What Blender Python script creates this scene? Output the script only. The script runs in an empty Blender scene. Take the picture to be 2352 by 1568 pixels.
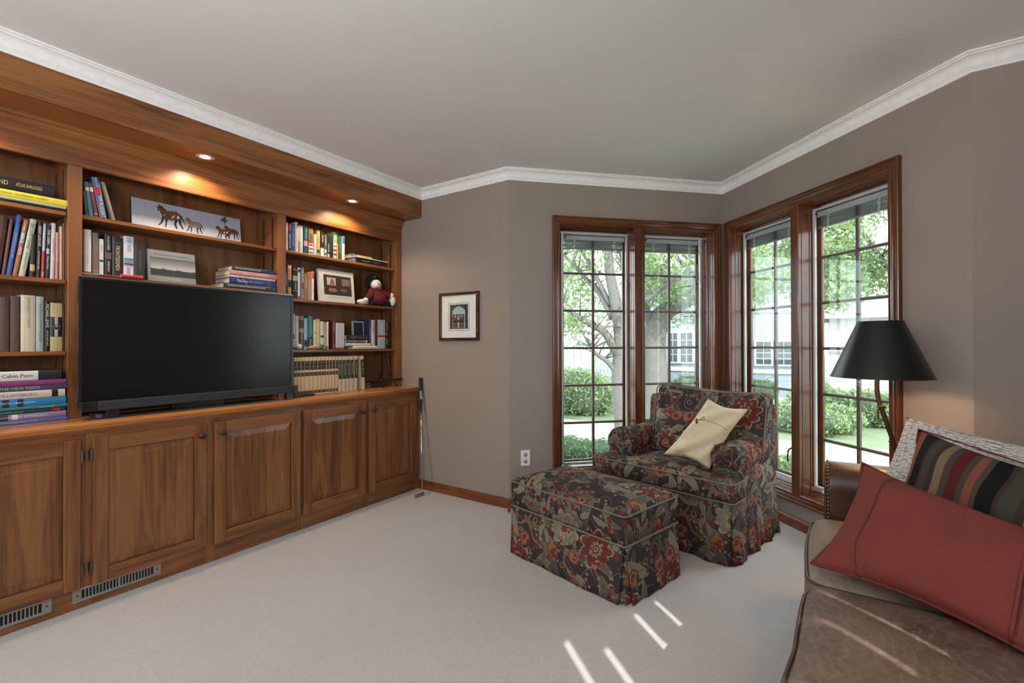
import bpy, bmesh, math, random
from mathutils import Vector, Matrix
random.seed(7)
S = bpy.context.scene
COL = S.collection
PI = math.pi
R2 = math.sqrt(2)

# ------------------------------------------------------------------ camera
H_CAM = 1.18
yaw, pitch, roll, FPX = 0.5866, 0.005, -0.002, 1082.23
f0 = Vector((-math.sin(yaw), math.cos(yaw), 0)); r0 = Vector((math.cos(yaw), math.sin(yaw), 0)); u0 = Vector((0, 0, 1))
F = f0*math.cos(pitch)+u0*math.sin(pitch); U = u0*math.cos(pitch)-f0*math.sin(pitch)
Rv = r0*math.cos(roll)+U*math.sin(roll); U = U*math.cos(roll)-r0*math.sin(roll)
cd = bpy.data.cameras.new('camera'); cam = bpy.data.objects.new('camera', cd); COL.objects.link(cam)
cd.sensor_width = 36; cd.lens = FPX/2352*36; cd.clip_start = 0.02; cd.clip_end = 200
M = Matrix((Rv, U, -F)).transposed().to_4x4(); M.translation = Vector((0, 0, H_CAM)); cam.matrix_world = M
S.camera = cam

# ------------------------------------------------------------------ world, sun, lights, exposure
S.view_settings.view_transform = 'Standard'
S.view_settings.look = 'None'
S.view_settings.gamma = 1
S.view_settings.use_curve_mapping = False
S.view_settings.exposure = 0.0
w = bpy.data.worlds.new('sky'); S.world = w; w.use_nodes = True
nt = w.node_tree; bg = nt.nodes['Background']
bg.inputs['Color'].default_value = (0.86, 0.92, 1.0, 1); bg.inputs['Strength'].default_value = SKY = 6.3

def light(kind, name, loc, energy, color, rot=None, **kw):
    d = bpy.data.lights.new(name, kind); d.energy = energy; d.color = color
    for k, v in kw.items(): setattr(d, k, v)
    o = bpy.data.objects.new(name, d); COL.objects.link(o); o.location = loc
    if rot is not None: o.rotation_euler = rot
    return o
def aim(o, direction): o.rotation_euler = Vector(direction).to_track_quat('-Z', 'Y').to_euler()

# world frame: X runs along the far wall, Y is depth along the bookcase wall, the camera stands at 0,0
Ya, Xc, Xs, Xab, B_, W_, HC = 2.8083, -2.7846, -2.7536, -1.894, 1.2211, 1.2097, 2.4354
Xu, Zct, Zs = -2.9875, 0.828, 2.2139
AB = Vector((Xab, Ya)); BW = AB+Vector((B_, B_)); WC = BW+Vector((W_, -W_)); Yc = WC.y
XR, YB = 1.35, -2.7
SUN_DIR = Vector((-1, .8, -.95))
sun = light('SUN', 'sun', (8, -3, 6), 6.5, (1.0, 0.96, 0.90), angle=0.005); aim(sun, SUN_DIR)
# added fill lights, out of view: back left, right side, up at ceiling
k1 = light('AREA', 'fill_back_left', (-2.35, YB+0.35, 1.5), 66, (1.0, 0.98, 0.96), shape='RECTANGLE', size=2.0, size_y=1.7); aim(k1, (.85, 1, 0.02))
k2 = light('AREA', 'fill_right_side', (XR-0.12, -1.3, 1.5), 36, (0.95, 0.97, 1.0), shape='RECTANGLE', size=2.0, size_y=1.5); aim(k2, (-1, .3, 0))
k3 = light('AREA', 'fill_ceiling_bounce', (-0.6, -0.9, 1.7), 58, (0.97, 0.98, 1.0), shape='DISK', size=0.7); aim(k3, (-.05, .45, 1))

# ------------------------------------------------------------------ helpers
def tag(o, label=None, cat=None, group=None, kind=None):
    if label: o['label'] = label
    if cat: o['category'] = cat
    if group: o['group'] = group
    if kind: o['kind'] = kind
    return o
def empty(name, loc=(0, 0, 0), rz=0, parent=None):
    o = bpy.data.objects.new(name, None); COL.objects.link(o); o.location = loc; o.rotation_euler = (0, 0, rz)
    o.empty_display_size = .05
    if parent: o.parent = parent
    return o
def thing(name, label, cat, loc=(0, 0, 0), rz=0, group=None): return tag(empty(name, loc, rz), label, cat, group)
def mk(name, vs, fs, mat, parent=None, smooth=False, boxuv=False):
    me = bpy.data.meshes.new(name); me.from_pydata([tuple(v) for v in vs], [], fs)
    if isinstance(mat, (list, tuple)):
        for m_ in mat: me.materials.append(m_)
    elif mat: me.materials.append(mat)
    if smooth: me.polygons.foreach_set('use_smooth', [True]*len(me.polygons))
    me.update()
    o = bpy.data.objects.new(name, me); COL.objects.link(o)
    if parent: o.parent = parent
    if boxuv: box_uv(me)
    return o
def box_uv(me):
    uv = me.uv_layers.new(name='UVMap')
    for p in me.polygons:
        n = p.normal; a = max(range(3), key=lambda i: abs(n[i])*(1.0 if i != 2 else 1.15))
        for li in p.loop_indices:
            c = me.vertices[me.loops[li].vertex_index].co
            uv.data[li].uv = ((c.y+.37*a, c.z), (c.x+.37*a, c.z), (c.x+.1, c.y+.9))[a]
class G:
    """collects simple solids, built as one mesh"""
    def __init__(s): s.v = []; s.f = []
    def add(s, vs, fs):
        n = len(s.v); s.v += [Vector(v) for v in vs]; s.f += [tuple(i+n for i in f) for f in fs]; return s
    def box(s, x0, x1, y0, y1, z0, z1):
        return s.add([(x0, y0, z0), (x1, y0, z0), (x1, y1, z0), (x0, y1, z0), (x0, y0, z1), (x1, y0, z1), (x1, y1, z1), (x0, y1, z1)],
                     [(0, 3, 2, 1), (4, 5, 6, 7), (0, 1, 5, 4), (1, 2, 6, 5), (2, 3, 7, 6), (3, 0, 4, 7)])
    def prism(s, pts, fn):
        """pts: outline; fn(p, k) -> 3D for the two ends"""
        n = len(pts); vs = [fn(p, 0) for p in pts]+[fn(p, 1) for p in pts]
        fs = [tuple(range(n-1, -1, -1)), tuple(range(n, 2*n))]+[(i, (i+1) % n, n+(i+1) % n, n+i) for i in range(n)]
        return s.add(vs, fs)
    def tube(s, pts, r, n=8, closed=False, cap=True):
        pts = [Vector(p) for p in pts]; m = len(pts); rr = r if isinstance(r, (list, tuple)) else [r]*m
        base = len(s.v); up = None; fs = []
        for i, p in enumerate(pts):
            a = pts[(i-1) % m] if (closed or i > 0) else p; b = pts[(i+1) % m] if (closed or i < m-1) else p
            t = (b-a).normalized() if (b-a).length > 1e-9 else Vector((0, 0, 1))
            if up is None: up = t.orthogonal().normalized()
            up = up-t*up.dot(t); up = up.normalized() if up.length > 1e-6 else t.orthogonal().normalized()
            q = t.cross(up)
            for k in range(n):
                an = 2*PI*k/n; s.v.append(p+(up*math.cos(an)+q*math.sin(an))*rr[i])
        for i in range(m if closed else m-1):
            j = (i+1) % m
            for k in range(n): fs.append((base+i*n+k, base+i*n+(k+1) % n, base+j*n+(k+1) % n, base+j*n+k))
        if cap and not closed:
            fs.append(tuple(base+k for k in range(n-1, -1, -1))); fs.append(tuple(base+(m-1)*n+k for k in range(n)))
        s.f += fs; return s
    def lathe(s, prof, n=24, c=(0, 0, 0), axis='z'):
        base = len(s.v); m = len(prof)
        for r, h in prof:
            for k in range(n):
                a = 2*PI*k/n; p = (r*math.cos(a), r*math.sin(a), h)
                if axis == 'x': p = (p[2], p[0], p[1])
                if axis == 'y': p = (p[0], -p[2], p[1])
                s.v.append(Vector(p)+Vector(c))
        for i in range(m-1):
            for k in range(n): s.f.append((base+i*n+k, base+i*n+(k+1) % n, base+(i+1)*n+(k+1) % n, base+(i+1)*n+k))
        s.f.append(tuple(base+k for k in range(n-1, -1, -1))); s.f.append(tuple(base+(m-1)*n+k for k in range(n)))
        return s
    def ball(s, c, r, n=12, m=8, sc=(1, 1, 1)):
        base = len(s.v)
        for i in range(m+1):
            th = PI*i/m
            for k in range(n):
                a = 2*PI*k/n
                s.v.append(Vector(c)+Vector((r*sc[0]*math.sin(th)*math.cos(a), r*sc[1]*math.sin(th)*math.sin(a), r*sc[2]*math.cos(th))))
        for i in range(m):
            for k in range(n): s.f.append((base+i*n+k, base+(i+1)*n+k, base+(i+1)*n+(k+1) % n, base+i*n+(k+1) % n))
        return s
    def build(s, name, mat, parent=None, smooth=False, bevel=0, seg=2, boxuv=False):
        o = mk(name, s.v, s.f, mat, parent, smooth, boxuv)
        if bevel:
            b = o.modifiers.new('bevel', 'BEVEL'); b.width = bevel; b.segments = seg; b.limit_method = 'ANGLE'; b.angle_limit = .6
            if smooth is False: pass
        return o
def box(name, mat, parent, x0, x1, y0, y1, z0, z1, bevel=0, seg=2, **k): return G().box(x0, x1, y0, y1, z0, z1).build(name, mat, parent, bevel=bevel, seg=seg, **k)
def copy_tree(o, parent=None):
    c = o.copy(); COL.objects.link(c)
    if parent: c.parent = parent
    for ch in [x for x in bpy.data.objects if x.parent is o]: copy_tree(ch, c)
    return c
TXT = []
def text(body, size, maxw, mtx, mat, parent=None, name='lettering', align='CENTER'):
    cu = bpy.data.curves.new(name, 'FONT'); cu.body = body; cu.size = size; cu.align_x = align; cu.align_y = 'CENTER'
    cu.materials.append(mat); cu.resolution_u = 2
    o = bpy.data.objects.new(name, cu); COL.objects.link(o)
    if parent: o.parent = parent
    o.matrix_basis = mtx; TXT.append((o, maxw)); return o
def mtx(o, x, y):
    x = Vector(x); y = Vector(y); z = x.cross(y); m = Matrix((x, y, z)).transposed().to_4x4(); m.translation = Vector(o); return m

# ------------------------------------------------------------------ materials
def base_mat(name, rough=.5, metal=0, spec=.5):
    m = bpy.data.materials.new(name); m.use_nodes = True; b = m.node_tree.nodes['Principled BSDF']
    b.inputs['Roughness'].default_value = rough; b.inputs['Metallic'].default_value = metal
    b.inputs['Specular IOR Level'].default_value = spec
    return m, m.node_tree, b
_pl = {}
def plain(c, rough=.5, metal=0, spec=.5, emit=0, name=None, bump=0, bscale=300):
    key = (tuple(round(x, 3) for x in c), rough, metal, spec, emit, bump)
    if key in _pl: return _pl[key]
    m, t, b = base_mat(name or 'surface', rough, metal, spec)
    N = t.nodes; L = t.links
    no = N.new('ShaderNodeTexNoise'); no.inputs['Scale'].default_value = 35 if not bump else bscale; no.inputs['Detail'].default_value = 3
    tc = N.new('ShaderNodeTexCoord'); L.new(tc.outputs['Object'], no.inputs['Vector'])
    mx = N.new('ShaderNodeMix'); mx.data_type = 'RGBA'; mx.inputs[6].default_value = (*[x*.88 for x in c], 1); mx.inputs[7].default_value = (*[min(1, x*1.1) for x in c], 1)
    L.new(no.outputs['Fac'], mx.inputs[0]); L.new(mx.outputs[2], b.inputs['Base Color'])
    if bump:
        bp = N.new('ShaderNodeBump'); bp.inputs['Strength'].default_value = bump; bp.inputs['Distance'].default_value = .002
        L.new(no.outputs['Fac'], bp.inputs['Height']); L.new(bp.outputs['Normal'], b.inputs['Normal'])
    if emit: b.inputs['Emission Color'].default_value = (*c, 1); b.inputs['Emission Strength'].default_value = emit
    _pl[key] = m; return m
def math_(t, op, a, b=None, c=None):
    n = t.nodes.new('ShaderNodeMath'); n.operation = op
    for i, x in enumerate((a, b, c)):
        if x is None: continue
        if isinstance(x, (int, float)): n.inputs[i].default_value = x
        else: t.links.new(x, n.inputs[i])
    return n.outputs[0]
def vmath(t, op, a, b=None):
    n = t.nodes.new('ShaderNodeVectorMath'); n.operation = op
    for i, x in enumerate((a, b)):
        if x is None: continue
        if isinstance(x, (tuple, list)): n.inputs[i].default_value = x
        elif isinstance(x, (int, float)): n.inputs['Scale'].default_value = x
        else: t.links.new(x, n.inputs[i])
    return n
def mixc(t, fac, a, b):
    n = t.nodes.new('ShaderNodeMix'); n.data_type = 'RGBA'
    for i, x in ((0, fac), (6, a), (7, b)):
        if isinstance(x, (int, float)): n.inputs[i].default_value = x
        elif isinstance(x, tuple): n.inputs[i].default_value = (*x, 1)
        else: t.links.new(x, n.inputs[i])
    return n.outputs[2]
def noise(t, vec, scale, detail=3, rough=.5, dist=0):
    n = t.nodes.new('ShaderNodeTexNoise'); n.inputs['Scale'].default_value = scale; n.inputs['Detail'].default_value = detail
    n.inputs['Roughness'].default_value = rough; n.inputs['Distortion'].default_value = dist
    if vec is not None: t.links.new(vec, n.inputs['Vector'])
    return n.outputs['Fac']
def ramp(t, fac, stops, const=False):
    n = t.nodes.new('ShaderNodeValToRGB'); cr = n.color_ramp
    if const: cr.interpolation = 'CONSTANT'
    while len(cr.elements) < len(stops): cr.elements.new(.5)
    for e, (p, c) in zip(cr.elements, stops): e.position = p; e.color = (*c, 1)
    t.links.new(fac, n.inputs[0]); return n.outputs[0]
def bump(t, b, h, strength=.3, dist=.002):
    bp = t.nodes.new('ShaderNodeBump'); bp.inputs['Strength'].default_value = strength; bp.inputs['Distance'].default_value = dist
    t.links.new(h, bp.inputs['Height']); t.links.new(bp.outputs['Normal'], b.inputs['Normal'])
def wood(name, axis, dark, mid, lite, rough=.32, spec=.5, fine=70, bmp=.12):
    m, t, b = base_mat(name, rough, 0, spec)
    tc = t.nodes.new('ShaderNodeTexCoord'); oi = t.nodes.new('ShaderNodeObjectInfo')
    off = vmath(t, 'SCALE', oi.outputs['Random'], 17.0)
    cv = t.nodes.new('ShaderNodeCombineXYZ')
    r = math_(t, 'MULTIPLY', oi.outputs['Random'], 13.0)
    for i in range(3): t.links.new(r, cv.inputs[i])
    p = vmath(t, 'ADD', tc.outputs['Object'], cv.outputs[0]).outputs[0]
    sc = [9, 9, 9]; sc[axis] = .9
    s2 = [fine, fine, fine]; s2[axis] = 2.2
    pa = vmath(t, 'MULTIPLY', p, tuple(sc)).outputs[0]; pb = vmath(t, 'MULTIPLY', p, tuple(s2)).outputs[0]
    n1 = noise(t, pa, 1.0, 3, .55, .8); n2 = noise(t, pb, 1.0, 2, .6)
    rings = math_(t, 'SINE', math_(t, 'MULTIPLY', n1, 38.0))
    f = math_(t, 'ADD', math_(t, 'MULTIPLY', n1, .62), math_(t, 'ADD', math_(t, 'MULTIPLY', n2, .34), math_(t, 'MULTIPLY', rings, .035)))
    c = ramp(t, f, [(.33, dark), (.47, mid), (.64, lite)])
    t.links.new(c, b.inputs['Base Color']); bump(t, b, n2, bmp, .001)
    return m
WD, WM, WL = (0.105, 0.037, 0.012), (0.215, 0.084, 0.025), (0.30, 0.128, 0.040)
wz = wood('wood_vertical', 2, WD, WM, WL); wy = wood('wood_horizontal', 1, WD, WM, WL)
wyb = wood('wood_upper_horizontal', 1, (0.12, 0.040, 0.012), (0.245, 0.092, 0.026), (0.335, 0.135, 0.040))
wzb = wood('wood_upper_vertical', 2, (0.15, 0.056, 0.018), (0.235, 0.094, 0.030), (0.29, 0.12, 0.042))
wback = wood('wood_back_panel', 2, (0.12, 0.047, 0.017), (0.20, 0.082, 0.029), (0.27, 0.115, 0.042), .42, fine=26)
wtop = wood('wood_counter', 1, (0.27, 0.085, 0.022), (0.47, 0.172, 0.045), (0.57, 0.235, 0.070), .25)
CD, CM, CL = (0.05, 0.014, 0.005), (0.11, 0.032, 0.010), (0.17, 0.054, 0.017)
cx_, cz_ = wood('casing_wood_horizontal', 0, CD, CM, CL, .22, fine=60, bmp=.02), wood('casing_wood_vertical', 2, CD, CM, CL, .22, fine=60, bmp=.02)
wbase = wood('baseboard_wood', 0, (0.09, 0.024, 0.008), (0.19, 0.055, 0.016), (0.25, 0.08, 0.024), .35)

def wall_mat():
    m, t, b = base_mat('taupe_wall_paint', .75, 0, .25); tc = t.nodes.new('ShaderNodeTexCoord')
    n = noise(t, tc.outputs['Object'], 260, 3); n2 = noise(t, tc.outputs['Object'], 3, 2)
    t.links.new(mixc(t, n2, (0.275, 0.232, 0.200), (0.305, 0.258, 0.223)), b.inputs['Base Color']); bump(t, b, n, .25, .0008); return m
def ceil_mat():
    m, t, b = base_mat('ceiling_paint', .85, 0, .2); tc = t.nodes.new('ShaderNodeTexCoord')
    n = noise(t, tc.outputs['Object'], 220, 3)
    t.links.new(mixc(t, n, (0.72, 0.71, 0.70), (0.76, 0.75, 0.74)), b.inputs['Base Color']); bump(t, b, n, .2, .0008); return m
def carpet_mat():
    m, t, b = base_mat('beige_carpet', .95, 0, .1); tc = t.nodes.new('ShaderNodeTexCoord')
    n = noise(t, tc.outputs['Object'], 330, 3, .6); nm_ = noise(t, tc.outputs['Object'], 60, 3, .6); n2 = noise(t, tc.outputs['Object'], 2.3, 3)
    c1 = mixc(t, n2, (0.455, 0.448, 0.45), (0.515, 0.508, 0.508)); f = math_(t, 'ADD', math_(t, 'MULTIPLY', n, .7), math_(t, 'MULTIPLY', nm_, .3))
    c2 = mixc(t, math_(t, 'MULTIPLY', math_(t, 'SUBTRACT', .56, f), 2.2), c1, (0.27, 0.265, 0.265))
    t.links.new(c2, b.inputs['Base Color']); bump(t, b, f, .7, .004); b.inputs['Sheen Weight'].default_value = .2; return m
wallm, ceilm, carpm = wall_mat(), ceil_mat(), carpet_mat()
whitem = plain((0.86, 0.855, 0.85), .45)

# ------------------------------------------------------------------ room shell
TH = .15
def st(o): o['kind'] = 'structure'; return o
rpoly = [(-3.3, YB), (XR, YB), (XR, Yc), (WC.x, Yc), (BW.x, BW.y), (AB.x, AB.y), (-3.3, Ya)]
def slab(name, z0, z1, mat, grow=.0):
    return st(G().prism(rpoly, lambda p, k: (p[0], p[1], (z0, z1)[k])).build(name, mat))
slab('floor', -.08, 0, carpm); slab('ceiling', HC, HC+.1, ceilm)
st(box('wall_left', wallm, None, -3.42, -3.28, YB, Ya+TH, 0, HC))
st(box('wall_far', wallm, None, -3.28, Xab+.0, Ya, Ya+TH, 0, HC))
st(box('wall_far_right', wallm, None, WC.x, XR+TH, Yc, Yc+TH, 0, HC))
st(box('wall_back', wallm, None, -3.42, XR+TH, YB-TH, YB, 0, HC))
LB, LW = B_*R2, W_*R2
# window opening in each bay wall, local x along the wall, local y outward
WINB = dict(o=(AB.x, AB.y), rz=PI/4, c0=.324, c1=1.698, mul=(.967, 1.031), sash=((.428, .957), (1.084, 1.594)), L=LB, ext=(0, 0))
WINW = dict(o=(BW.x, BW.y), rz=-PI/4, c0=.043, c1=1.408, mul=(.712, .776), sash=((.130, .672), (.778, 1.305)), L=LW, ext=(0, 0))
def bay_wall(name, D, e0, e1):
    a, b = D['c0']+.055, D['c1']-.055; z0, z1 = .215, 2.065
    r = empty(name, (*D['o'], 0), D['rz']); st(r); r['kind'] = 'structure'
    g = G()
    g.box(-e0, a, 0, TH, 0, HC).box(b, D['L']+e1, 0, TH, 0, HC).box(a, b, 0, TH, 0, z0).box(a, b, 0, TH, z1, HC)
    g.build('wall_panel', wallm, r); return r
bay_wall('wall_bay_left', WINB, 0, TH); bay_wall('wall_bay_right', WINW, 0, .0)

def sweep(name, path, prof, mat, closed=False, ends=(None, None)):
    """prof: (offset into the room, z). One mitred piece per wall segment."""
    P = [Vector(p) for p in path]; n = len(P); nr = []
    for i in range(n-1):
        d = (P[i+1]-P[i]).normalized(); nr.append(Vector((d.y, -d.x)))
    for i in range(n-1):
        def corner(j):
            a = nr[j-1] if j > 0 else nr[j]; b = nr[j] if j < n-1 else nr[j-1]
            m = (a+b); return m/(m.length_squared/2) if m.length > 1e-6 else a
        g = G(); ca, cb = corner(i), corner(i+1); k = len(prof)
        vs = [(P[i].x+ca.x*o, P[i].y+ca.y*o, z) for o, z in prof]+[(P[i+1].x+cb.x*o, P[i+1].y+cb.y*o, z) for o, z in prof]
        fs = [(q, q+1, k+q+1, k+q) for q in range(k-1)]+[(k-1, 0, k, 2*k-1), tuple(range(k-1, -1, -1)), tuple(range(k, 2*k))]
        g.add(vs, fs); nm = name[i] if isinstance(name, list) else name
        if nm: st(g.build(nm, mat))
cw, ch = .0567, .0766
cove = [(.014+.030*(1-math.cos(a)), HC-.052+.036*math.sin(a)) for a in [k*PI/2/6 for k in range(7)]]
prof = [(0, HC-ch), (.005, HC-ch), (.007, HC-.066), (.011, HC-.062), (.011, HC-.057), (.014, HC-.056)]+cove+[(.047, HC-.015), (.047, HC-.010), (cw, HC-.008), (cw, HC), (0, HC)]
sweep(['trim_%d' % k for k in range(1, 8)], [(Xs, YB), (Xs, Ya), AB, BW, WC, (XR, Yc), (XR, YB), (Xs, YB)], prof, whitem)
bp = [(0, 0), (.015, 0), (.015, .058), (.012, .062), (.009, .064), (.006, .071), (0, .071)]
sweep(['baseboard_far', 'baseboard_bay_left', 'baseboard_bay_right', 'baseboard_far_right', 'baseboard_right', 'baseboard_back'],
      [(Xc, Ya), AB, BW, WC, (XR, Yc), (XR, YB), (Xc, YB)], bp, wbase)

# ------------------------------------------------------------------ bookcase wall
def bx(name, m, par, *a, bev=.002, **k): return box(name, m, par, *a, bevel=bev, seg=2, **k)
bc = thing('bookcase', 'built-in wooden bookcase with open shelves above the long wooden worktop', 'bookcase')
YL = -.78
units = [(-.74, .693), (.746, 1.726), (1.778, 2.745)]
bx('back_panel', wback, bc, -3.235, -3.212, YL, Ya, Zct, 2.2)
for y0, y1 in ((YL, -.74), (.693, .746), (1.726, 1.778), (2.745, Ya-.001)):
    bx('stile', wzb, bc, Xu-.02, Xu, y0, y1, Zct, 2.037)
for y in (-.74, .693, .746, 1.726, 1.778, 2.745):
    s = 1 if y in (-.74, .746, 1.778) else -1
    y0, y1 = (y-.018, y) if s == 1 else (y, y+.018)
    bx('side_panel', wback, bc, -3.212, Xu-.02, y0-.0, y1, Zct, 2.19, bev=0)
    for k in (0, 1):
        xx = -3.17 if k == 0 else -3.06
        a, b = (y, y+.003) if s == 1 else (y-.003, y)
        box('shelf_standard', plain((0.10, .06, .03), .35, .7), bc, xx, xx+.014, a, b, Zct+.03, 2.02)
bx('top_rail', wyb, bc, Xu-.02, Xu, YL, Ya-.001, 2.037, Zs-.0)
for (y0, y1), zs in zip(units, ((1.812, 1.488, 1.149), (1.812, 1.523, 1.149), (1.812, 1.490, 1.143))):
    for z in zs: bx('shelf', wy if 0 else wyb, bc, -3.210, -3.0, y0+.003, y1-.003, z-.019, z)
# bed moulding under the soffit
mp = [(0, Zs-.062), (.004, Zs-.062), (.006, Zs-.052), (.010, Zs-.05), (.010, Zs-.046), (.016, Zs-.034), (.022, Zs-.026), (.022, Zs-.020), (.028, Zs-.018), (.034, Zs-.008), (.034, Zs), (0, Zs)]
G().prism([(Xu+o, z) for o, z in mp], lambda p, k: (p[0], (YL, Ya-.001)[k], p[1])).build('moulding', wyb, bc)

so = thing('wooden_soffit', 'projecting wooden soffit box running above the bookcase under the white crown moulding', 'soffit')
bx('fascia', wyb, so, Xs-.02, Xs, YL, Ya-.001, Zs, HC-.001)
# underside with round holes cut for the lamps
LY = (.253, 1.225, 2.197); LX = -2.843
def under():
    g = G(); r = .038; n = 24; xs0, xs1 = Xu+.0, Xs-.02
    cuts = [YL]+[v for y in LY for v in (y-.05, y+.05)]+[Ya-.001]
    for i in range(0, len(cuts)-1):
        if i % 2 == 0: g.add([(xs0, cuts[i], Zs), (xs1, cuts[i], Zs), (xs1, cuts[i+1], Zs), (xs0, cuts[i+1], Zs)], [(0, 3, 2, 1)])
        else:
            yc = (cuts[i]+cuts[i+1])/2; vs = []; fs = []
            for k in range(n):
                a = 2*PI*k/n; c, s = math.cos(a), math.sin(a); q = 1/max(abs(c), abs(s))
                vs.append((LX+r*c, yc+r*s, Zs)); px = LX+.05*c*q; py = yc+.05*s*q
                if abs(c)*q > .999: px = xs1 if c > 0 else xs0
                vs.append((px, py, Zs))
            for k in range(n):
                j = (k+1) % n; fs.append((2*k, 2*j, 2*j+1, 2*k+1))
            g.add(vs, fs)
    g.add([(xs0, YL, Zs+.02), (xs1, YL, Zs+.02), (xs1, Ya-.001, Zs+.02), (xs0, Ya-.001, Zs+.02)], [])
    return g
under().build('underside', wyb, so)
trimm = plain((0.66, 0.50, 0.40), .4); bulb = plain((1.0, .95, .9), .4, emit=3.0, name='lit_lamp_glass')
canm = plain((0.75, .72, .68), .4)
for i, y in enumerate(LY):
    t = thing('recessed_light', ('round recessed downlight in the soffit, out beyond the left shelves', 'round recessed downlight glowing above the horse picture', 'round recessed downlight glowing above the right hand shelves')[i], 'light', (LX, y, Zs), group='downlights in the wooden soffit')
    G().lathe([(.037, 0), (.044, -.0005), (.045, -.0015), (.041, -.0022), (.034, -.0018), (.0325, 0.0), (.037, .0015)], 32).build('trim_ring', trimm, t, smooth=True)
    G().lathe([(.0355, -.001), (.0335, .004), (.033, .06), (.036, .06)], 32).build('can', canm, t, smooth=True)
    G().lathe([(.001, -.0050), (.012, -.0046), (.022, -.0030), (.029, .0), (.0305, .004), (.028, .010), (.001, .012)], 24).build('bulb', bulb, t, smooth=True)
    l = light('SPOT', 'downlight', (LX, y, Zs-.012), (20, 25, 24)[i], (1.0, .74, .48), spot_size=math.radians(146), spot_blend=.5, shadow_soft_size=.028)
    aim(l, (0, 0, -1)); l.rotation_euler = (0, 0, 0)

# ------------------------------------------------------------------ base cabinets
bronze = plain((0.075, 0.062, 0.055), .28, .9); dull = plain((0.13, .115, .09), .35, .85)
FX = -2.7846; DX = FX+.019
def door(par, y0, y1, hinge):
    d = empty('door', parent=par); z0, z1 = .093, .757; sw = .058
    g = G(); fw = G()
    for a in ((y0, y0+sw, z0, z1), (y1-sw, y1, z0, z1)): box('door_stile', wz, d, FX+.001, DX, *a, bevel=.004, seg=3)
    for a in ((y0+sw, y1-sw, z0, z0+.062), (y0+sw, y1-sw, z1-.062, z1)): box('door_rail', wy, d, FX+.001, DX-.0003, *a, bevel=.0015)
    a, b, c, e = y0+sw, y1-sw, z0+.062, z1-.062; m = .036
    P = G(); xf, xl, xm = DX-.004, DX-.013, DX-.006
    o = [(a, c), (b, c), (b, e), (a, e)]; i = [(a+m, c+m), (b-m, c+m), (b-m, e-m), (a+m, e-m)]
    vs = [(xl, *p) for p in o]+[(xm, *p) for p in i]+[(xf, p[0]+(.004 if k in (0, 3) else -.004), p[1]+(.004 if k < 2 else -.004)) for k, p in enumerate(i)]
    fs = [(k, (k+1) % 4, 4+(k+1) % 4, 4+k) for k in range(4)]+[(4+k, 4+(k+1) % 4, 8+(k+1) % 4, 8+k) for k in range(4)]+[(8, 9, 10, 11)]
    P.add(vs, fs).build('door_panel', wz, d)
    # dark groove round the panel
    gr = G(); q = .002
    for bx_ in ((a, a+q, c, e), (b-q, b, c, e), (a, b, c, c+q), (a, b, e-q, e)): gr.box(xl, xl+.0012, *bx_)
    gr.build('groove', plain((0.03, .013, .006), .6), d)
    ky = y1-.032 if hinge == 'l' else y0+.032
    k = G().lathe([(.006, 0), (.0055, .008), (.0075, .012), (.0145, .016), (.0165, .021), (.015, .026), (.009, .029), (.001, .030)], 20, (DX, ky, .697), 'x').build('knob', bronze, d, smooth=True)
    for zz in (.655, .145):
        hy = y0-.004 if hinge == 'l' else y1+.004
        h = G(); h.lathe([(.001, -.006), (.003, -.004), (.0025, 0), (.0058, .003), (.0058, .050), (.0025, .053), (.003, .057), (.001, .059)], 10, (DX-.001, hy, zz))
        s_ = -1 if hinge == 'l' else 1
        h.box(FX, FX+.0035, min(hy, hy+s_*.007), max(hy, hy+s_*.007), zz+.002, zz+.050)
        h.build('hinge', dull, d)
    return d
doors = [((-.78, -.335), 'l', 0), ((-.29, .187), 'r', 0), ((.225, .688), 'r', 1), ((.728, 1.203), 'l', 2), ((1.242, 1.744), 'r', 2), ((1.766, 2.247), 'l', 3), ((2.284, 2.757), 'r', 3)]
# unit boundaries
ub = {1: (-.28, .708, 'wooden base cabinet unit at the left edge, by the shorter floor register'), 2: (.708, 1.756, 'wooden double-door base cabinet below the television'), 3: (1.756, Ya-.001, 'wooden double-door base cabinet next to the golf putter')}
for i, (a, b, lab) in ub.items():
    t = thing('base_cabinet', lab, 'cabinet', group='base cabinets below the bookcase')
    # move root to its foot
    box('carcass', wz, t, -3.235, FX-.02, a, b, .0, Zct-.031)
    ds = [d for d in doors if d[2] == i] if i != 1 else [((-.24, .187), 'l', 1), ((.225, .688), 'r', 1)]
    es = [a]+[v for d in ds for v in (d[0][0]+.006, d[0][1]-.006)]+[b]
    for k in range(0, len(es), 2): bx('stile', wz, t, FX-.02, FX, es[k], es[k+1], .0, Zct-.031, bev=.001)
    for k in range(1, len(es)-1, 2):
        bx('top_rail', wy, t, FX-.02, FX-.0005, es[k], es[k+1], .745, Zct-.031, bev=0)
        bx('bottom_rail', wy, t, FX-.02, FX-.0005, es[k], es[k+1], 0, .105, bev=0)
    for d in ds: door(t, d[0][0], d[0][1], d[1])
ct = thing('worktop', 'long polished orange-brown wooden worktop along the base cabinets', 'worktop')
XT = -2.762
edge = [(XT, Zct-.004), (XT-.003, Zct), (-3.235, Zct), (-3.235, Zct-.03), (FX-.004, Zct-.03), (XT-.012, Zct-.03), (XT-.010, Zct-.024), (XT-.006, Zct-.020), (XT-.006, Zct-.017), (XT-.001, Zct-.014), (XT, Zct-.010)]
G().prism(edge, lambda p, k: (p[0], (-.78, Ya-.001)[k], p[1])).build('board', wtop, ct)
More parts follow.
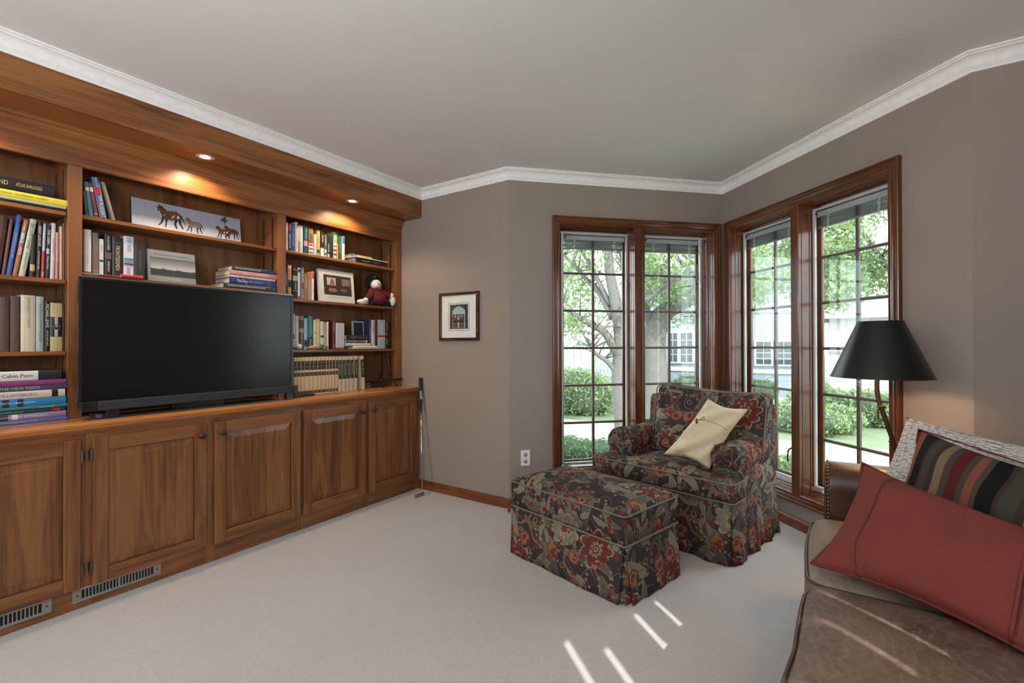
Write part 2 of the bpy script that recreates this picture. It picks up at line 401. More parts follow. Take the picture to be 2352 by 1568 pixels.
G().prism([(FX, Zct-.031), (FX+.013, Zct-.031), (FX+.010, Zct-.038), (FX+.005, Zct-.044), (FX+.003, Zct-.049), (FX, Zct-.05)], lambda p, k: (p[0], (-.78, Ya-.001)[k], p[1])).build('under_moulding', wy, ct)

# floor registers
grey = plain((0.30, .285, .26), .4, .3); dk = plain((.008, .008, .008), .8)
def register(y0, y1, label):
    t = thing('floor_register', label, 'vent', (FX, y0, .03), group='metal floor registers in the cabinet base'); L_ = y1-y0; h = .062
    fr = G()
    for a in ((0, L_, 0, .012), (0, L_, h-.012, h), (0, .032, .012, h-.012), (L_-.032, L_, .012, h-.012)): fr.box(0, .005, *a)
    fr.build('frame', grey, t, bevel=.002)
    box('backing', dk, t, -.0009, .0006, .03, L_-.03, .01, h-.01)
    n = int((L_-.064)/.0122); st_ = (L_-.064)/n; me = None
    for i in range(1, n):
        o = box('slat', grey, t, .0, .0042, -.0022, .0022, .0115, h-.0115) if me is None else me.copy()
        if me is None: me = o
        else: COL.objects.link(o)
        o.location = (0, .032+i*st_, 0)
        o.scale = (1, 2.0 if i == n//2 else 1, 1)
    for yy in (.016, L_-.016): G().lathe([(.004, 0), (.0038, .0012), (.001, .002)], 12, (.005, yy, h/2), 'x').build('screw', bronze, t, smooth=True)
register(.663, .997, 'metal floor register in the cabinet base, nearest the middle of the wall')
register(.262, .597, 'metal floor register in the cabinet base at the left edge')
# ------------------------------------------------------------------ windows
def glass_mat():
    m = bpy.data.materials.new('window_glass'); m.use_nodes = True; t = m.node_tree; t.nodes.clear()
    o = t.nodes.new('ShaderNodeOutputMaterial'); a = t.nodes.new('ShaderNodeBsdfTransparent'); g = t.nodes.new('ShaderNodeBsdfGlossy')
    g.inputs['Roughness'].default_value = .01; g.inputs['Color'].default_value = (.85, .95, .92, 1)
    a.inputs['Color'].default_value = (.97, .985, .98, 1)
    lw = t.nodes.new('ShaderNodeLayerWeight'); lw.inputs['Blend'].default_value = .5; mx = t.nodes.new('ShaderNodeMixShader')
    t.links.new(math_(t, 'ADD', math_(t, 'MULTIPLY', math_(t, 'POWER', lw.outputs['Facing'], 4.0), .55), .022), mx.inputs[0]); t.links.new(a.outputs[0], mx.inputs[1]); t.links.new(g.outputs[0], mx.inputs[2]); t.links.new(mx.outputs[0], o.inputs[0])
    return m
glass = glass_mat()
frameg = plain((0.50, 0.52, 0.52), .35); blindm = plain((0.16, 0.17, 0.168), .45); headm = plain((0.42, .45, .46), .4); tape = plain((0.42, .44, .44), .6)
muntm = plain((0.10, 0.062, 0.045), .45); blackm = plain((0.01, 0.01, 0.01), .4)
ZB0, ZB1 = .165, 2.118
CP = [(0, 0), (0, -.024), (.004, -.027), (.010, -.027), (.013, -.021), (.018, -.019), (.030, -.020), (.043, -.015), (.047, -.018), (.056, -.019), (.061, -.015), (.062, -.004), (.066, -.002),
      (.066, .026), (.071, .030), (.071, .052), (.076, .056), (.076, .09), (.082, .094), (.082, .15), (.0, .15)]
def framing(par, x0, x1, z0, z1, prof, name, mh, mv, inset=0):
    C4 = [(x0, z0), (x1, z0), (x1, z1), (x0, z1)]; D4 = [(1, 1), (-1, 1), (-1, -1), (1, -1)]; k = len(prof)
    for i in range(4):
        j = (i+1) % 4; vs = []
        for c, d in ((C4[i], D4[i]), (C4[j], D4[j])):
            for s, y in prof: vs.append((c[0]+d[0]*s, y, c[1]+d[1]*s))
        fs = [(q, (q+1) % k, k+(q+1) % k, k+q) for q in range(k)]+[tuple(range(k-1, -1, -1)), tuple(range(k, 2*k))]
        G().add(vs, fs).build(name, mh if i % 2 == 0 else mv, par)
def window(n, D, crank):
    w_ = empty('window_%d' % n, (*D['o'], 0), D['rz']); w_['kind'] = 'structure'
    framing(w_, D['c0'], D['c1'], ZB0, ZB1, CP, 'casing', cx_, cz_)
    (a0, a1), (b0, b1) = D['sash']; m0, m1 = D['mul']
    pr = [(m0+.004, -.022), (m0, -.018), (m0, .0), (m0-.002, .004), (m0-.002, .03), (a1+.006, .036), (a1+.006, .06), (a1+.002, .066), (a1+.002, .15)]
    pr += [(b0-.002, .15), (b0-.002, .066), (b0-.006, .06), (b0-.006, .036), (m1+.002, .03), (m1+.002, .004), (m1, .0), (m1, -.018), (m1-.004, -.022)]
    G().prism(pr, lambda p, k: (p[0], p[1], (ZB0+.06, ZB1-.06)[k])).build('mullion', cz_, w_)
    zs0, zs1 = .272, 2.024
    for (x0, x1) in D['sash']:
        s = empty('sash', parent=w_)
        FP = [(0, .084), (0, .1), (.013, .1), (.013, .09), (.010, .084)]
        framing(s, x0, x1, zs0, zs1, FP, 'storm_frame', frameg, frameg)
        framing(s, x0-.004, x1+.004, zs0-.004, zs1+.004, [(0, .13), (0, .149), (.024, .149), (.024, .135), (.02, .13)], 'sash_rail', cx_, cz_)
        box('storm_pane', glass, s, x0+.012, x1-.012, .0945, .0965, zs0+.012, zs1-.012)
        xm = (x0+x1)/2; dz = .2875; zr = [.2845+dz*i for i in range(7)]
        xs_ = (x0+.02, xm, x1-.02)
        me = None
        for i in range(2):
            for j in range(6): box('pane', glass, s, xs_[i]+.004, xs_[i+1]-.004, .139, .141, zr[j]+.006, zr[j+1]-.006)
        G().prism([(-.010, .1335), (-.006, .128), (.006, .128), (.010, .1335), (.010, .146), (-.010, .146)], lambda p, k: (xm+p[0], p[1], (zs0+.018, zs1-.018)[k])).build('muntin', muntm, s)
        for j in range(1, 6):
            G().prism([(-.009, .134), (-.005, .1285), (.005, .1285), (.009, .134), (.009, .1455), (-.009, .1455)], lambda p, k: ((x0+.018, x1-.018)[k], p[1], zr[j]+p[0])).build('muntin', muntm, s)
        G().lathe([(.006, 0), (.0065, -.004), (.004, -.007), (.001, -.0075)][::-1], 14, (x0+.028, .0835, zs1-.032), 'y').build('knob', blackm, s, smooth=True)
        for zz in (1.62, 1.0, .62): box('clip', headm, s, x1-.010, x1-.003, .078, .0845, zz, zz+.03, bevel=.001)
    if crank:
        G().tube([(m0-.012, .03, .50), (m0-.03, .005, .50), (m0-.038, -.01, .485), (m0-.040, -.014, .44), (m0-.036, -.012, .415)], [.006, .006, .005, .004, .005], 8).build('crank_handle', bronze, w_, smooth=True)
    return w_
window(1, WINB, False); window(2, WINW, True)
def blind(D, k, label):
    x0, x1 = D['sash'][k]; x0 += .018; x1 -= .018; b = thing('window_blind', label, 'blind', (*D['o'], 0), D['rz'], 'raised blinds in the window heads')
    box('headrail', headm, b, x0, x1, .100, .124, 1.972, 2.006, bevel=.002)
    rnd = random.Random(k+3)
    for i in range(13):
        z = 1.969-.0044*i; tilt = rnd.uniform(-.0022, .0022)
        g = G(); g.add([(x0+.004, .1005, z+tilt), (x1-.004, .1005, z-tilt), (x1-.004, .1125, z+.0022-tilt), (x0+.004, .1125, z+.0022+tilt), (x0+.004, .1245, z+tilt), (x1-.004, .1245, z-tilt)], [(0, 1, 2, 3), (3, 2, 5, 4)])
        g.build('slat', blindm, b)
    box('bottom_rail', blindm, b, x0+.003, x1-.003, .100, .124, 1.902, 1.912, bevel=.002)
    for f in (.17, .83):
        xx = x0+(x1-x0)*f; pts = [(xx+.004*math.sin(i*1.9), .0985+.001*math.sin(i*2.7), 1.975-.0105*i) for i in range(8)]
        g = G()
        for p, q in zip(pts, pts[1:]): g.add([(p[0]-.007, p[1], p[2]), (p[0]+.007, p[1], p[2]), (q[0]+.007, q[1], q[2]), (q[0]-.007, q[1], q[2])], [(0, 1, 2, 3)])
        g.build('ladder_tape', tape, b)
blind(WINB, 0, 'raised blind in the leftmost window sash, left half of the left window'); blind(WINB, 1, 'raised blind above the armchair, right half of the left window')
blind(WINW, 0, 'raised blind in the right window, on the side next to the room corner'); blind(WINW, 1, 'raised blind in the right window sash above the black lampshade')

# added slotted panel and wall opening, unseen behind the sofa, shaping the sun streaks
sh = empty('window_3', (XR+TH, 0, 0)); sh['kind'] = 'structure'
def onpanel(p): p = Vector(p); k = (p.x-XR-TH)/SUN_DIR.x; q = p-SUN_DIR*k; return q.y, q.z
ax = Vector((-.0895, -.996)); bx2 = Vector((.996, -.0895)); sl = []
for p, q, z, hw in (((-.655, 2.168), (-.491, 2.024), 0, .011), ((-.695, 2.012), (-.507, 1.841), 0, .013), ((-.714, 1.713), (-.45, 1.50), 0, .014), ((-.86, 1.68), (-.60, 1.44), 0, .014),
                    ((-.045, 1.664), (.226, 1.435), .475, .007), ((-.03, 1.488), (.159, 1.309), .475, .009), ((.19, 1.28), (.28, 1.195), .475, .009)):
    d = (Vector(q)-Vector(p)).normalized(); nrm_ = Vector((-d.y, d.x))*hw
    P4 = [Vector(onpanel((*(Vector(c)+nrm_*s_), z))) for c in (p, q) for s_ in (-1, 1)]
    aa = [v.dot(ax) for v in P4]; bb = [v.dot(bx2) for v in P4]; sl.append((min(bb[0:2])*.5+min(bb[2:4])*.5, max(bb[0:2])*.5+max(bb[2:4])*.5, (aa[0]+aa[1])/2, (aa[2]+aa[3])/2))
sl.sort(); A0, A1, B0, B1 = -4.2, 1.6, -1.9, 1.9; g = G()
def pk(b0, b1, a0, a1):
    if b1 <= b0 or a1 <= a0: return
    c = [ax*a0+bx2*b0, ax*a1+bx2*b0, ax*a1+bx2*b1, ax*a0+bx2*b1]; g.add([(x, v.x, v.y) for x in (0, .0015) for v in c], [(0, 3, 2, 1), (4, 5, 6, 7), (0, 1, 5, 4), (1, 2, 6, 5), (2, 3, 7, 6), (3, 0, 4, 7)])
# cut the plane into a grid of cells and leave the gaps open
bs = sorted({B0, B1}|{v for s_ in sl for v in s_[:2]}); as_ = sorted({A0, A1}|{v for s_ in sl for v in (min(s_[2:]), max(s_[2:]))})
for b0, b1 in zip(bs, bs[1:]):
    for a0, a1 in zip(as_, as_[1:]):
        bm_, am_ = (b0+b1)/2, (a0+a1)/2
        if not any(s_[0] < bm_ < s_[1] and min(s_[2:]) < am_ < max(s_[2:]) for s_ in sl): pk(b0, b1, a0, a1)
g.build('sun_slot_panel', whitem, sh)
yz = [Vector(onpanel((x, y_, z))) for x, y_, z in ((-.73, 2.235, 0), (-.86, 1.44, 0), (-.45, 1.5, 0), (-.045, 1.664, .475), (.40, 1.19, .475), (-.49, 2.03, 0))]
OY0, OY1, OZ0, OZ1 = min(v.x for v in yz)-.12, max(v.x for v in yz)+.12, min(v.y for v in yz)-.12, min(HC-.12, max(v.y for v in yz)+.12)
G().box(XR, XR+TH, YB, OY0, 0, HC).box(XR, XR+TH, OY1, Yc, 0, HC).box(XR, XR+TH, OY0, OY1, 0, OZ0).box(XR, XR+TH, OY0, OY1, OZ1, HC).build('wall_right', wallm)['kind'] = 'structure'

# ------------------------------------------------------------------ printed fabric
def chintz(name, ground, gain=1.0):
    m, t, b = base_mat(name, .85, 0, .15); N = t.nodes; L = t.links
    uvn = N.new('ShaderNodeUVMap'); uv = uvn.outputs[0]
    warp = N.new('ShaderNodeTexNoise'); warp.inputs['Scale'].default_value = 9; L.new(uv, warp.inputs['Vector'])
    uvw = vmath(t, 'ADD', uv, vmath(t, 'SCALE', vmath(t, 'SUBTRACT', warp.outputs['Color'], (.5, .5, .5)).outputs[0], .032).outputs[0]).outputs[0]
    def cell(scale, off, rnd=.75):
        p = vmath(t, 'ADD', vmath(t, 'SCALE', uvw, scale).outputs[0], (off, off*1.7, 0)).outputs[0]
        v = N.new('ShaderNodeTexVoronoi'); v.voronoi_dimensions = '2D'; v.inputs['Scale'].default_value = 1; v.inputs['Randomness'].default_value = rnd; L.new(p, v.inputs['Vector'])
        loc = vmath(t, 'SUBTRACT', p, v.outputs['Position']).outputs[0]
        sc = N.new('ShaderNodeSeparateColor'); L.new(v.outputs['Color'], sc.inputs[0])
        ro = N.new('ShaderNodeVectorRotate'); ro.rotation_type = 'Z_AXIS'; L.new(loc, ro.inputs['Vector']); L.new(math_(t, 'MULTIPLY', sc.outputs[0], 6.28), ro.inputs['Angle'])
        sx = N.new('ShaderNodeSeparateXYZ'); L.new(ro.outputs[0], sx.inputs[0])
        return sx.outputs[0], sx.outputs[1], sc.outputs[1], sc.outputs[2]
    def M(op, a, b_=None): return math_(t, op, a, b_)
    def leaf(scale, off, Lr, W, keep):
        x, y_, g_, b2 = cell(scale, off)
        xl = M('DIVIDE', x, Lr); q = M('SUBTRACT', 1.0, M('MULTIPLY', xl, xl)); yb = M('ADD', y_, M('MULTIPLY', M('MULTIPLY', x, x), .5))
        ay = M('ABSOLUTE', yb); wid = M('MULTIPLY', q, M('ADD', W, M('MULTIPLY', xl, W*.35)))
        inside = M('LESS_THAN', ay, wid); k = M('LESS_THAN', g_, keep); msk = M('MULTIPLY', inside, k)
        rib = M('LESS_THAN', ay, W*.07); vein = M('GREATER_THAN', M('SINE', M('SUBTRACT', M('MULTIPLY', x, 70/Lr*.35), M('MULTIPLY', ay, 60))), .72)
        edge = M('LESS_THAN', M('SUBTRACT', wid, ay), W*.12)
        return msk, M('MAXIMUM', rib, M('MULTIPLY', vein, .6)), b2, edge
    def disc(scale, off, R, keep, n=0, amp=0):
        x, y_, g_, b2 = cell(scale, off)
        r = M('SQRT', M('ADD', M('MULTIPLY', x, x), M('MULTIPLY', y_, y_)))
        Rr_ = R
        if n:
            th = M('ARCTAN2', y_, x); pet = M('ABSOLUTE', M('SINE', M('MULTIPLY', th, n/2)))
            Rr_ = M('ADD', R*(1-amp), M('MULTIPLY', pet, R*amp))
        k = M('LESS_THAN', g_, keep); msk = M('MULTIPLY', M('LESS_THAN', r, Rr_), k)
        return msk, M('DIVIDE', r, Rr_), b2, (x, y_)
    gn = noise(t, uv, 5, 3); weave = noise(t, uv, 700, 2)
    c = mixc(t, gn, tuple(x*.75 for x in ground), tuple(x*1.45 for x in ground))
    # branches
    bn = noise(t, vmath(t, 'SCALE', uvw, 1).outputs[0], 4.6, 1.0, .4); band = M('LESS_THAN', M('ABSOLUTE', M('SUBTRACT', bn, .5)), .0105)
    c = mixc(t, M('MULTIPLY', band, .85), c, (0.27, 0.13, 0.075))
    bn2 = noise(t, uvw, 8.5, 0, .3); band2 = M('LESS_THAN', M('ABSOLUTE', M('SUBTRACT', bn2, .56)), .006)
    c = mixc(t, M('MULTIPLY', band2, .8), c, (0.30, 0.25, 0.16))
    # curled tendrils
    mk_, rr, b2, _ = disc(11, 3.3, .17, .5); ring = M('MULTIPLY', mk_, M('GREATER_THAN', rr, .80)); c = mixc(t, ring, c, (0.42, 0.37, 0.27))
    # leaves: beige and grey green
    for sc_, off, Lr, W, keep in ((8.6, 11.1, .60, .20, .60), (12.5, 21.7, .56, .17, .5), (6.2, 31.9, .52, .19, .42)):
        mk_, vn, b2, ed = leaf(sc_, off, Lr, W, keep)
        lc = ramp(t, b2, [(0, (0.13, 0.128, 0.10)), (.3, (0.27, 0.24, 0.165)), (.5, (0.18, 0.172, 0.135)), (.72, (0.085, 0.082, 0.075)), (.86, (0.30, 0.26, 0.18))], True)
        lc = mixc(t, M('MULTIPLY', vn, .6), lc, (0.09, 0.075, 0.055)); lc = mixc(t, M('MULTIPLY', ed, .6), lc, (0.36, 0.31, 0.21))
        c = mixc(t, mk_, c, lc)
    # big flowers
    mk_, rr, b2, xy = disc(3.9, 41.3, .40, .46, 9, .30)
    pet = noise(t, uvw, 55, 2)
    fc = ramp(t, rr, [(0, (0.42, 0.34, 0.2)), (.14, (0.13, 0.05, 0.035)), (.24, (0.33, 0.26, 0.16)), (.36, (0.16, 0.030, 0.024)), (.68, (0.20, 0.042, 0.032)), (.84, (0.12, 0.022, 0.018)), (.9, (0.42, 0.33, 0.22))], True)
    fc2 = ramp(t, rr, [(0, (0.25, 0.05, 0.035)), (.2, (0.36, 0.31, 0.2)), (.5, (0.24, 0.22, 0.165)), (.8, (0.38, 0.33, 0.23)), (.93, (0.13, 0.12, 0.1))], True)
    fl = mixc(t, M('GREATER_THAN', b2, .6), fc, fc2); fl = mixc(t, M('MULTIPLY', M('GREATER_THAN', pet, .55), .3), fl, (0.10, 0.03, 0.025)); c = mixc(t, mk_, c, fl)
    # fruit
    mk_, rr, b2, xy = disc(6.6, 53.7, .27, .28)
    half = M('GREATER_THAN', xy[0], .04)
    pc = mixc(t, half, ramp(t, rr, [(0, (0.20, 0.035, 0.024)), (.55, (0.42, 0.37, 0.24)), (.64, (0.22, 0.065, 0.036)), (.86, (0.2, 0.05, 0.03))], True), ramp(t, rr, [(0, (0.33, 0.15, 0.07)), (.8, (0.27, 0.11, 0.055)), (.9, (0.15, 0.05, 0.03))], True))
    c = mixc(t, mk_, c, pc)
    # berries
    mk_, rr, b2, _ = disc(19, 61.3, .28, .30)
    bc_ = ramp(t, b2, [(0, (0.21, 0.03, 0.024)), (.6, (0.30, 0.26, 0.17)), (.78, (0.22, 0.085, 0.05))], True); bc_ = mixc(t, M('GREATER_THAN', rr, .82), bc_, (0.16, 0.04, 0.03)); c = mixc(t, mk_, c, bc_)
    mk_, rr, b2, _ = disc(38, 71.3, .28, .3); c = mixc(t, mk_, c, ramp(t, b2, [(0, (0.2, 0.04, 0.03)), (.5, (0.26, 0.22, 0.15))], True))
    c = mixc(t, M('ADD', M('MULTIPLY', weave, .30), .12), c, (0.022, 0.02, 0.021))
    L.new(c, b.inputs['Base Color']); fold = noise(t, uv, 14, 3, .6)
    bump(t, b, math_(t, 'ADD', weave, math_(t, 'MULTIPLY', fold, 4.0)), .35, .002)
    return m
chz = chintz('charcoal_floral_chintz', (0.040, 0.034, 0.036)); pipem = chz

def pad(rects, z0, z1, r, crown, cell=.02, wob=0, bulge=0):
    """cushion whose plan is a union of axis-aligned rectangles; rounded rims and a crowned top"""
    xs = sorted({v for q in rects for v in q[:2]}); ys = sorted({v for q in rects for v in q[2:]})
    def fine(a):
        o = []
        for p, q in zip(a, a[1:]):
            n = max(2, round((q-p)/cell)); o += [p+(q-p)*k/n for k in range(n)]
        return o+[a[-1]]
    X, Y = fine(xs), fine(ys)
    ins = lambda x, y: any(q[0]-1e-6 <= x <= q[1]+1e-6 and q[2]-1e-6 <= y <= q[3]+1e-6 for q in rects)
    segs = []
    for i in range(len(X)-1):
        for j in range(len(Y)-1):
            cx, cy = (X[i]+X[i+1])/2, (Y[j]+Y[j+1])/2
            if not ins(cx, cy): continue
            for dx, dy, s in ((-1, 0, (X[i], Y[j], X[i], Y[j+1])), (1, 0, (X[i+1], Y[j], X[i+1], Y[j+1])), (0, -1, (X[i], Y[j], X[i+1], Y[j])), (0, 1, (X[i], Y[j+1], X[i+1], Y[j+1]))):
                if not ins(cx+dx*cell*.6+dx*(abs(X[i+1]-X[i])/2), cy+dy*(abs(Y[j+1]-Y[j])/2)+dy*cell*.6) : segs.append(s)
    def dist(x, y):
        m = 9
        for a, b_, c, d in segs:
            px = min(max(x, min(a, c)), max(a, c)); py = min(max(y, min(b_, d)), max(b_, d)); m = min(m, math.hypot(x-px, y-py))
        return m
    vid = {}; vs = []; fs = []; half = min(max(xs)-min(xs), max(ys)-min(ys))/2
    bd = set()
    def vert(i, j, top):
        k = (i, j, top)
        if k in vid: return vid[k]
        x, y = X[i], Y[j]; d = dist(x, y); e = min(d, r)
        rim = r-math.sqrt(max(0, r*r-(r-e)**2)) ; cr = crown*(1-(1-min(1, d/half))**2.2)
        z = z1-rim+cr+wob*math.sin(x*17+y*5)*math.sin(y*13-x*3)*min(1, d/.08) if top else z0+rim*.6
        vs.append((x, y, z)); vid[k] = len(vs)-1; return vid[k]
    for i in range(len(X)-1):
        for j in range(len(Y)-1):
            if ins((X[i]+X[i+1])/2, (Y[j]+Y[j+1])/2):
                a, b_, c, d = (i, j), (i+1, j), (i+1, j+1), (i, j+1)
                fs.append(tuple(vert(*q, 1) for q in (a, b_, c, d))); fs.append(tuple(vert(*q, 0) for q in (d, c, b_, a)))
                for p, q, o in ((a, b_, (0, -1)), (b_, c, (1, 0)), (c, d, (0, 1)), (d, a, (-1, 0))):
                    mx, my = (X[p[0]]+X[q[0]])/2+o[0]*.003, (Y[p[1]]+Y[q[1]])/2+o[1]*.003
                    if not ins(mx, my): fs.append((vert(*p, 0), vert(*q, 0), vert(*q, 1), vert(*p, 1)))
    return vs, fs
def rbox(hx, hy, hz, r, n=10, f=None):
    bm = bmesh.new(); bmesh.ops.create_cube(bm, size=2); bmesh.ops.subdivide_edges(bm, edges=bm.edges[:], cuts=n, use_grid_fill=True)
    hh = Vector((hx, hy, hz)); core = Vector([max(h-r, 0) for h in hh])
    for v in bm.verts:
        # denser near rims
        q = Vector([hh[i]*math.copysign(abs(v.co[i])**.8, v.co[i]) for i in range(3)])
        c = Vector([max(-core[i], min(core[i], q[i])) for i in range(3)]); d = q-c
        if d.length > 1e-9:
            q = c+d.normalized()*r if sum(abs(abs(v.co[i])-1) < 1e-6 for i in range(3)) >= 1 and d.length > 0 else q
        if f: q = Vector(f(q, v.co))
        v.co = q
    me = bpy.data.meshes.new('m'); bm.to_mesh(me); vs = [v.co.copy() for v in me.vertices]; fs = [tuple(p.vertices) for p in me.polygons]; bm.free(); bpy.data.meshes.remove(me)
    return vs, fs
def pillow_geo(c, T, n=26, pinch=.05, seed=1, wr=.004, pw=.42, e=1.0):
    """c: four corners bl, br, tr, tl. returns closed puffed surface with uv, and the rim"""
    c = [Vector(x) for x in c]; nrm = ((c[1]-c[0]).cross(c[3]-c[0])+(c[1]-c[2]).cross(c[3]-c[2])*-1).normalized(); cen = sum(c, Vector())/4
    rnd = random.Random(seed); ph = [(rnd.uniform(5, 16), rnd.uniform(5, 16), rnd.uniform(0, 6), rnd.choice((1, -1))) for _ in range(5)]
    def P(u, v, s):
        p = (c[0]*(1-u)+c[1]*u)*(1-v)+(c[3]*(1-u)+c[2]*u)*v
        k = pinch*(4*u*(1-u)*(2*v-1)**4+4*v*(1-v)*(2*u-1)**4)
        p = p+(cen-p)*k
        h = (16*u*(1-u)*v*(1-v))
        t_ = T*max(0, h)**pw
        w_ = sum(math.sin(a*u+s_*b_*v+q) for a, b_, q, s_ in ph)*wr*min(1, h*3)
        return p+nrm*(s*t_+w_)
    vs = []; fs = []; uvs = []
    idx = {}
    for s in (1, -1):
        for i in range(n+1):
            for j in range(n+1):
                rim = i in (0, n) or j in (0, n)
                if s == -1 and rim: idx[(s, i, j)] = idx[(1, i, j)]; continue
                u = .5-.5*math.cos(PI*i/n); v = .5-.5*math.cos(PI*j/n); u = .5*u+.5*i/n; v = .5*v+.5*j/n
                idx[(s, i, j)] = len(vs); vs.append(P(u, v, s)); uvs.append((u, v))
    for s in (1, -1):
        for i in range(n):
            for j in range(n):
                q = (idx[(s, i, j)], idx[(s, i+1, j)], idx[(s, i+1, j+1)], idx[(s, i, j+1)]); fs.append(q if s == 1 else q[::-1])
    rimp = [P(0.5*(.5-.5*math.cos(PI*i/n))+.5*i/n, 0, 0) for i in range(n)]+[P(1, i/n, 0) for i in range(n)]+[P(1-i/n, 1, 0) for i in range(n)]+[P(0, 1-i/n, 0) for i in range(n)]
    return vs, fs, uvs, rimp, P
def pillow(name, c, T, mat, par, **k):
    vs, fs, uvs, rim, P = pillow_geo(c, T, **k); o = mk(name, vs, fs, mat, par, True)
    uv = o.data.uv_layers.new(name='UVMap')
    for l in o.data.loops: uv.data[l.index].uv = uvs[l.vertex_index]
    return o, rim, P

# ------------------------------------------------------------------ ottoman
def skirt(par, hx0, hx1, hy0, hy1, ztop, flare, mat, wave=.006, name='skirt', seed=0, sides='fblr', nwave=4, gap=.02):
    """four hanging panels with an inverted pleat at every corner"""
    C = {'f': ((hx0, hy0), (hx1, hy0), (0, -1)), 'r': ((hx1, hy0), (hx1, hy1), (1, 0)), 'b': ((hx1, hy1), (hx0, hy1), (0, 1)), 'l': ((hx0, hy1), (hx0, hy0), (-1, 0))}
    rnd = random.Random(seed)
    for s in sides:
        a, b_, nn = C[s]; a = Vector(a); b_ = Vector(b_); nn = Vector(nn); L = (b_-a).length; d = (b_-a)/L; n, m = 40, 8; ph = rnd.uniform(0, 6); vs = []; fs = []
        for i in range(n+1):
            f = i/n
            for j in range(m+1):
                g = j/m; z = ztop*(1-g)+.004*g
                x0 = -flare*g+gap*g*.5; x1 = L+flare*g-gap*g*.5
                e = min(1, min(f, 1-f)*9)
                off = .004+flare*g*.9+wave*g*math.sin(f*nwave*2*PI+ph)+wave*.4*g*math.sin(f*nwave*4.7*PI+ph*2)
                p = a+d*(x0+(x1-x0)*f)+nn*off; vs.append((p.x, p.y, z+(.003*math.sin(f*23+ph) if j == m else 0)))
        for i in range(n):
            for j in range(m):
                q = i*(m+1)+j; fs.append((q, q+1, q+m+2, q+m+1))
        o = mk(name, vs, fs, mat, par, True, True); so_ = o.modifiers.new('thick', 'SOLIDIFY'); so_.thickness = .004; so_.offset = -1
    # inner pleat inserts
    for cx, cy, sx, sy in ((hx0, hy0, -1, -1), (hx1, hy0, 1, -1), (hx0, hy1, -1, 1), (hx1, hy1, 1, 1)):
        vs = []; fs = []
        for j in range(7):
            g = j/6; z = ztop*.98*(1-g)+.006*g; w_ = .05; f_ = flare*g*.55-.006
            vs += [(cx-sx*w_, cy+sy*f_, z), (cx+sx*f_*.75, cy+sy*f_*.75, z), (cx+sx*f_, cy-sy*w_, z)]
        for j in range(6):
            for k in range(2): q = 3*j+k; fs.append((q, q+3, q+4, q+1))
        mk('pleat', vs, fs, mat, par, True, True)
ot = thing('ottoman', 'large rectangular ottoman in charcoal floral fabric standing in front of the armchair', 'ottoman', (-1.52, 2.235, 0), math.radians(-14.7))
OX, OY = .806, .494
vs, fs = pad([(.018, OX-.018, .016, OY-.016)], .262, .405, .016, .052, .02, .0015)
mk('cushion', vs, fs, chz, ot, True, True)
box('base', chz, ot, .03, OX-.03, .03, OY-.03, .02, .27)
skirt(ot, .022, OX-.022, .02, OY-.02, .268, .030, chz, .003, seed=3, nwave=1.5, gap=.10)
def rect(x0, x1, y0, y1, z, r=.02, n=4, dz=0):
    pts = []
    for cx, cy, a0 in ((x1-r, y0+r, -PI/2), (x1-r, y1-r, 0), (x0+r, y1-r, PI/2), (x0+r, y0+r, PI)):
        for k in range(n+1):
            a = a0+k*PI/2/n; pts.append((cx+r*math.cos(a), cy+r*math.sin(a), z))
    return pts
pipe = chintz('fabric_piping', (0.07, 0.06, 0.058)) if 0 else chz
def piping(par, pts, r=.0045, mat=None):
    g = G().tube(pts, r, 6, closed=True); return g.build('piping', mat or pip, par, True)
pip = plain((0.17, 0.14, 0.115), .8, name='cord_piping')
piping(ot, rect(.014, OX-.014, .012, OY-.012, .397)); piping(ot, rect(.014, OX-.014, .012, OY-.012, .262)); 
for cx, cy, s_ in ((.008, .008, 0), (OX-.004, .004, 1)):
    G().ball((cx, cy, .225), .011, 10, 6, (1, .8, 1)).build('button', chz, ot, True, boxuv=True)

# ------------------------------------------------------------------ armchair
ch_ = thing('armchair', 'skirted rolled-arm armchair in charcoal floral fabric, in the window bay', 'armchair', (-.8315, 2.7915, 0), -.227)
box('base', chz, ch_, -.40, .41, .05, .68, .02, .34)
vs, fs = pad([(-.462, .442, -.005, .145), (-.262, .282, .145, .62)], .335, .447, .022, .026, .022, .002)
mk('seat_cushion', vs, fs, chz, ch_, True, True)
def tpath(z, i=0, r=.02):
    P = [(-.462-i, -.005-i), (.442+i, -.005-i), (.442+i, .145), (.282, .145+i), (.282, .60), (-.262, .60), (-.262, .145+i), (-.462-i, .145)]
    return [(x, y_, z) for x, y_ in P]
def rounded(P, r=.025, n=4):
    out = []; m = len(P)
    for i in range(m):
        p = Vector(P[i]); a = (Vector(P[i-1])-p).normalized(); b_ = (Vector(P[(i+1) % m])-p).normalized()
        for k in range(n+1):
            t_ = k/n; out.append((p+a*r)*(1-t_)**2+p*2*t_*(1-t_)+(p+b_*r)*t_**2)
    return out
piping(ch_, rounded(tpath(.437, .003), .02)); piping(ch_, rounded(tpath(.338, .003), .02))
